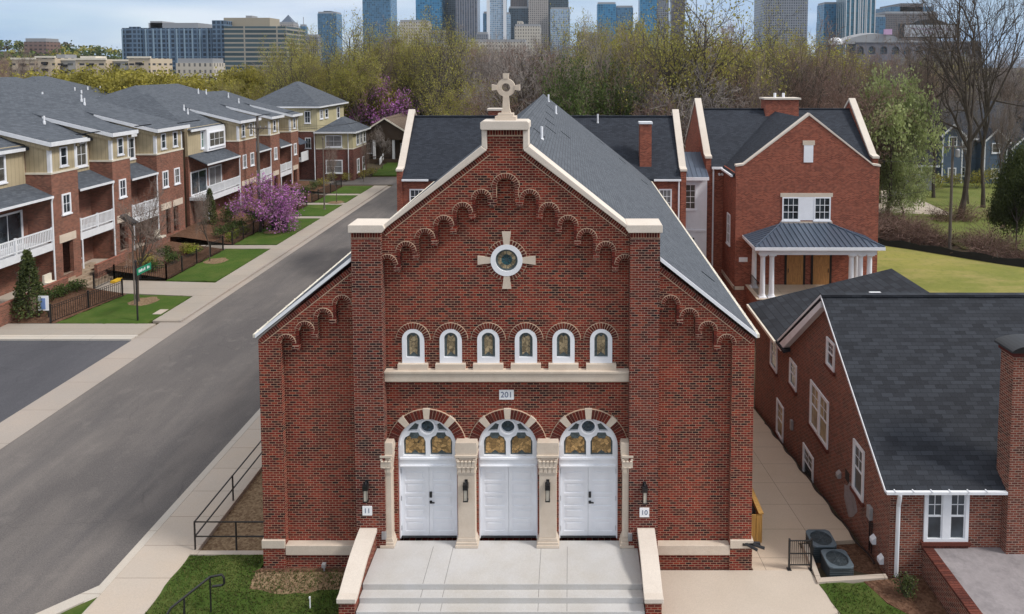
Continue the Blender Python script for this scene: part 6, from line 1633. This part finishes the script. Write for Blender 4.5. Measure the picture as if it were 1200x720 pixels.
# --- shrubs, hedges, thickets
def shrub(x, y, w, h, label, mat='leaf_shrub', group=None, n=260, size=.12, name='shrub', z=None, cone=False, cat='shrub'):
    rng = random.Random(int(x*91+y*17)); z0 = (g(x,y) if z is None else z)
    t = thing(name, label, cat, (x, y, z0), group)
    b = MB()
    for k in range(6):
        a = k*1.05; b.tube([(0,0,-.1),(w*.2*math.cos(a),w*.2*math.sin(a),h*.35),(w*.36*math.cos(a+.3),w*.36*math.sin(a+.3),h*.75)], [.03,.02,.01], 4, cap=False)
    st = bpy.data.objects.new('stem', fastmesh(b, 'stem', [M['bark']])); COL.objects.link(st); st.parent = t
    b = MB()
    for _ in range(n):
        u = rng.random()**.6; a = rng.uniform(0, 6.283); ph = rng.uniform(-.9, 1)
        if cone:
            zz = rng.random()**.8; rr_ = (1-zz)**.8*w*.5*(.55+.45*u); p = Vector((rr_*math.cos(a), rr_*math.sin(a), .1+zz*h))
        else:
            c = math.sqrt(1-min(1, ph*ph)); p = Vector((w*.5*u*c*math.cos(a)*(1+.2*math.sin(3*a)), w*.5*u*c*math.sin(a), h*.52+h*.48*u*ph))
        leaves(b, rng, [p], 2, size*.8, size)
    o = bpy.data.objects.new('foliage', fastmesh(b, 'foliage', [M[mat]])); COL.objects.link(o); o.parent = t
    return t
shrub(-36.4, 45.0, 2.1, 4.3, 'tall conical dark green conifer at the left frame edge', 'leaf_dark', n=2600, size=.16, name='conifer', z=.2, cone=True, cat='conifer')
for i, (x, y, w) in enumerate(((-36.9,47.0,1.3),(-36.6,48.1,1.2),(-36.3,49.2,1.3))): shrub(x, y, w, 1.0, 'clipped dark green shrub in the short hedge beside the corner lawn', group='short hedge by the corner lawn', n=420, size=.11, z=.4)
hl = [(-34.0,54.6,1.5,.9,'leaf_shrub'),(-35.2,55.8,1.6,1.0,'leaf_bud'),(-33.8,57.0,1.4,.9,'leaf_shrub'),(-35.4,58.6,1.4,1.0,'leaf_shrub'),(-34.2,60.0,1.5,.9,'leaf_bud'),(-34.0,65.3,1.7,1.3,'leaf_shrub'),(-33.8,67.0,1.6,1.3,'leaf_shrub'),(-33.7,68.6,1.5,1.2,'leaf_shrub'),(-33.9,72.2,1.7,1.3,'leaf_shrub'),(-33.8,74.0,1.6,1.2,'leaf_bud'),(-34.2,77.5,1.7,1.2,'leaf_shrub'),(-34.0,79.5,1.7,1.3,'leaf_shrub'),(-34.1,81.5,1.6,1.2,'leaf_bud'),(-34.3,85,1.8,1.3,'leaf_shrub'),(-34.2,87.2,1.7,1.3,'leaf_shrub'),(-34.5,91,1.8,1.3,'leaf_shrub'),(-34.3,93.5,1.8,1.2,'leaf_bud')]
for x, y, w, h, m in hl: shrub(x, y, w, h, 'low shrub behind the iron fence, ' + ('dull olive' if m == 'leaf_bud' else 'dark green'), m, ('olive' if m == 'leaf_bud' else 'dark green')+' shrubs behind the iron fence', n=360, size=.12, z=.35)
shrub(-33.5, 59.6, 1.6, .7, 'bright lime green low shrub by the third townhouse entry', 'leaf_lime', n=420, z=.4)
for i, (x, y) in enumerate(((-32.7,66.0),(-32.6,67.6),(-32.7,64.6))): shrub(x, y, .9, 1.0, 'small round lime green shrub beside the fence near the redbud', 'leaf_lime', 'lime green ball shrubs', n=220, size=.09, z=.1)
shrub(-37.2, 69.6, 1.6, 3.6, 'upright dark evergreen shrub beside the fourth townhouse', 'leaf_dark', n=1300, size=.15, name='conifer', z=.6, cone=True, cat='conifer'); shrub(-36.0, 71.0, 1.9, 2.2, 'loose green shrub beside the upright evergreen', n=600, z=.4)
for x, y, k in ((-35.5,102,0),(-33.2,101.5,1),(-31.5,104,2),(-30.9,106.5,3)): shrub(x, y-1.5, 1.7, 1.3, 'brownish shrub at the foot of the corner house', 'leaf_bud', 'shrubs below the corner house', n=240, size=.13)
shrub(10.75, 20.9, .75, .75, 'small blue green shrub in the mulch before the house', 'leaf_dark', n=320, size=.07, z=.03); shrub(11.25, 19.3, .6, .45, 'small yellow green shrub in the mulch by the terrace', 'leaf_lime', n=160, size=.07, z=.03)
def bramble(x, y, w, h, i):
    rng = random.Random(i); t = thing('bramble', 'tangled reddish brown bramble in the thicket beyond the field', 'bramble', (x, y, g(x, y)-.1), 'bramble thicket beyond the field')
    b = MB()
    for k in range(150):
        a, r_ = rng.uniform(0, 6.28), rng.random()**.5*w*.45; p = Vector((r_*math.cos(a), r_*math.sin(a), -.1)); d = Vector((rng.gauss(0,.5), rng.gauss(0,.5), 1)).normalized(); pts = [p.copy()]
        for j in range(4): d = (d+Vector((rng.gauss(0,.35), rng.gauss(0,.35), -.12*j))).normalized(); p = p+d*h/3.4; pts.append(p.copy())
        b.tube(pts, [.022,.018,.014,.012,.01], 3, cap=False)
    o = bpy.data.objects.new('canes', fastmesh(b, 'canes', [M['twig_red']])); COL.objects.link(o); o.parent = t
    b = MB(); leaves(b, rng, [Vector((rng.gauss(0,w*.25), rng.gauss(0,w*.25), h*.4)) for _ in range(16)], 10, .7, .16)
    o = bpy.data.objects.new('leaves', fastmesh(b, 'leaves', [leaf_mat('bramble_leaf', [(.06,.035,.02),(.10,.06,.03),(.09,.08,.03)]) if 'bramble_leaf' not in bpy.data.materials else bpy.data.materials['bramble_leaf']])); COL.objects.link(o); o.parent = t
i = 0
for x0, y0, x1, y1, n in ((26,77,33,76,5),(28,80,40,74.5,7),(30,84,42,79,6),(42,69.5,50,64.5,4),(36,77,46,71,5)):
    for k in range(n): t = (k+.5)/n; bramble(x0+(x1-x0)*t+trng.uniform(-.6,.6), y0+(y1-y0)*t+trng.uniform(-.6,.6), 2.6, trng.uniform(1.8,3.2), i); i += 1
for k, (x, y) in enumerate(((61.5,109),(64.5,107.5),(67.2,108.6),(70.5,107),(73.5,108),(77,106.5),(58.5,108.5),(80,104))):
    shrub(x, y, 3.4, 2.4+.7*(k%3), 'loose olive shrub in the brush before the blue houses', 'leaf_bud', 'brush before the blue houses', n=420, size=.2)
for k in range(8): bramble(47+k*3.6+trng.uniform(-1,1), 84+k*1.4+trng.uniform(-2,2), 3.2, trng.uniform(2.0,3.2), 60+k)
# mulch rings
for x, y in ((-30.8,48.3),(-30.9,58.5),(-30.4,69.0),(-29.2,84)):
    b = MB(); n = 16; b.face([(x+(.95+.12*math.sin(k*2.3))*math.cos(6.283*k/n), y+(.95+.12*math.cos(k*1.9))*math.sin(6.283*k/n), .05) for k in range(n)]); c_ = (x, y, .10)
    o = b.build('mulch_ring', M['straw']); stuff(o, None); o['label'] = 'round mulch ring under a street tree'
# grass tufts on the near lawns
b = MB(); rt = random.Random(4)
def tufts(n, x0, x1, y0, y1, ok=lambda x, y: True):
    for _ in range(n):
        x, y = rt.uniform(x0, x1), rt.uniform(y0, y1)
        if not ok(x, y): continue
        for k in range(3):
            a = rt.uniform(0, 6.28); h = rt.uniform(.03,.08); w = .012; dx, dy = math.cos(a), math.sin(a)
            b.face([(x-dy*w, y+dx*w, .03), (x+dy*w, y-dx*w, .03), (x+dx*.03, y+dy*.03, .035+h)])
tufts(9000, -13.2, -6.95, 17.5, 22.0); tufts(900, -13.2, -10.6, 22.0, 22.7); tufts(3000, 8.3, 11.5, 17.5, 21.4, lambda x, y: x < 9.7 or (y < 20.5 and x < 11.55 - max(0, y-19)*1.0))
o = bpy.data.objects.new('grass_blades', fastmesh(b, 'grass_blades', [leaf_mat('blade', [(.04,.08,.012),(.085,.13,.025),(.20,.18,.06)], .2)])); COL.objects.link(o); stuff(o); o['label'] = 'short grass blades on the near lawns'

# ================================================================== SKY, SUN, CAMERA
SUN_EL, SUN_AZ = 46, 72          # elevation; azimuth measured from -Y (towards the camera side) round to +X
d = Vector((math.sin(R(SUN_AZ))*math.cos(R(SUN_EL)), -math.cos(R(SUN_AZ))*math.cos(R(SUN_EL)), math.sin(R(SUN_EL))))
w = bpy.data.worlds.new('World'); SC.world = w; w.use_nodes = True; nt = w.node_tree; N = nt.nodes; L = nt.links
sky = N.new('ShaderNodeTexSky'); sky.sky_type = 'NISHITA'; sky.sun_disc = False; sky.sun_elevation = R(SUN_EL); sky.sun_rotation = math.atan2(d.x, d.y); sky.ozone_density = 2.5; sky.dust_density = .6; sky.air_density = 1.0; sky.altitude = 200
tc = N.new('ShaderNodeTexCoord'); mp = N.new('ShaderNodeMapping'); mp.inputs['Scale'].default_value = (1.6, 1.6, 9.0); mp.inputs['Location'].default_value = (.3, 0, .25); L.new(tc.outputs['Generated'], mp.inputs[0])
nz = N.new('ShaderNodeTexNoise'); nz.inputs['Scale'].default_value = 2.2; nz.inputs['Detail'].default_value = 4; nz.inputs['Roughness'].default_value = .6; L.new(mp.outputs[0], nz.inputs['Vector'])
rp = N.new('ShaderNodeValToRGB'); e = rp.color_ramp.elements; e[0].position = .36; e[0].color = (.70,.70,.70,1); e[1].position = .66; e[1].color = (.98,.98,.98,1); L.new(nz.outputs['Fac'], rp.inputs[0])
mx = N.new('ShaderNodeMix'); mx.data_type = 'RGBA'; L.new(rp.outputs[0], mx.inputs[0]); L.new(sky.outputs[0], mx.inputs[6]); sv = N.new('ShaderNodeSeparateXYZ'); L.new(tc.outputs['Generated'], sv.inputs[0])
r2 = N.new('ShaderNodeValToRGB'); q = r2.color_ramp.elements; q[0].position = .0; q[0].color = (.27,.42,.66,1); q[1].position = .55; q[1].color = (1,1,1,1); L.new(sv.outputs[2], r2.inputs[0])
vm = N.new('ShaderNodeVectorMath'); vm.operation = 'SCALE'; L.new(r2.outputs[0], vm.inputs[0]); vm.inputs['Scale'].default_value = 8.5
wc = N.new('ShaderNodeMix'); wc.data_type = 'RGBA'; nz2 = N.new('ShaderNodeTexNoise'); nz2.inputs['Scale'].default_value = 1.3; nz2.inputs['Detail'].default_value = 4; L.new(mp.outputs[0], nz2.inputs['Vector'])
r3 = N.new('ShaderNodeValToRGB'); u = r3.color_ramp.elements; u[0].position = .46; u[0].color = (0,0,0,1); u[1].position = .68; u[1].color = (.75,.75,.75,1); L.new(nz2.outputs['Fac'], r3.inputs[0])
L.new(r3.outputs[0], wc.inputs[0]); L.new(vm.outputs[0], wc.inputs[6]); wc.inputs[7].default_value = (6.6, 7.0, 7.5, 1); L.new(wc.outputs[2], mx.inputs[7])
bg = N['Background']; L.new(mx.outputs[2], bg.inputs[0]); bg.inputs[1].default_value = .075
sl_ = bpy.data.lights.new('sun', 'SUN'); sl_.energy = 1.5; sl_.angle = R(10); sl_.color = (1, .96, .90)
so = bpy.data.objects.new('sun', sl_); COL.objects.link(so); so.rotation_euler = d.to_track_quat('Z', 'Y').to_euler()
cam = bpy.data.cameras.new('camera'); co = bpy.data.objects.new('camera', cam); COL.objects.link(co); SC.camera = co
co.location = (0, 0, CAMH); co.rotation_euler = (R(90)-PIT, 0, 0)
cam.sensor_fit = 'HORIZONTAL'; cam.sensor_width = 36; cam.lens = 36*FL/1200
cam.shift_x = (600-669)/1200; cam.shift_y = -(360-(77+FL*math.tan(PIT)))/1200
cam.clip_end = 20000; cam.clip_start = .5
SC.view_settings.view_transform = 'Standard'; SC.view_settings.look = 'None'; SC.view_settings.gamma = 1; SC.view_settings.exposure = .86; SC.view_settings.use_curve_mapping = False
SC.cycles.max_bounces = 5; SC.cycles.diffuse_bounces = 3; SC.cycles.glossy_bounces = 2; SC.cycles.transmission_bounces = 2; SC.cycles.use_denoising = True
# ------------------------------------------------------------------ haze
hz = bpy.data.materials.new('haze'); hz.use_nodes = True; hn = hz.node_tree.nodes; hn.remove(hn['Principled BSDF'])
pv = hn.new('ShaderNodeVolumePrincipled'); pv.inputs['Color'].default_value = (.80,.87,.95,1); pv.inputs['Density'].default_value = .00005; pv.inputs['Anisotropy'].default_value = .2
hz.node_tree.links.new(pv.outputs[0], hn['Material Output'].inputs['Volume'])
hb = MB().box(-1500, 1500, -30, 1500, -4, 260).build('haze', hz); stuff(hb); hb['label'] = 'thin pale air haze over the whole view'
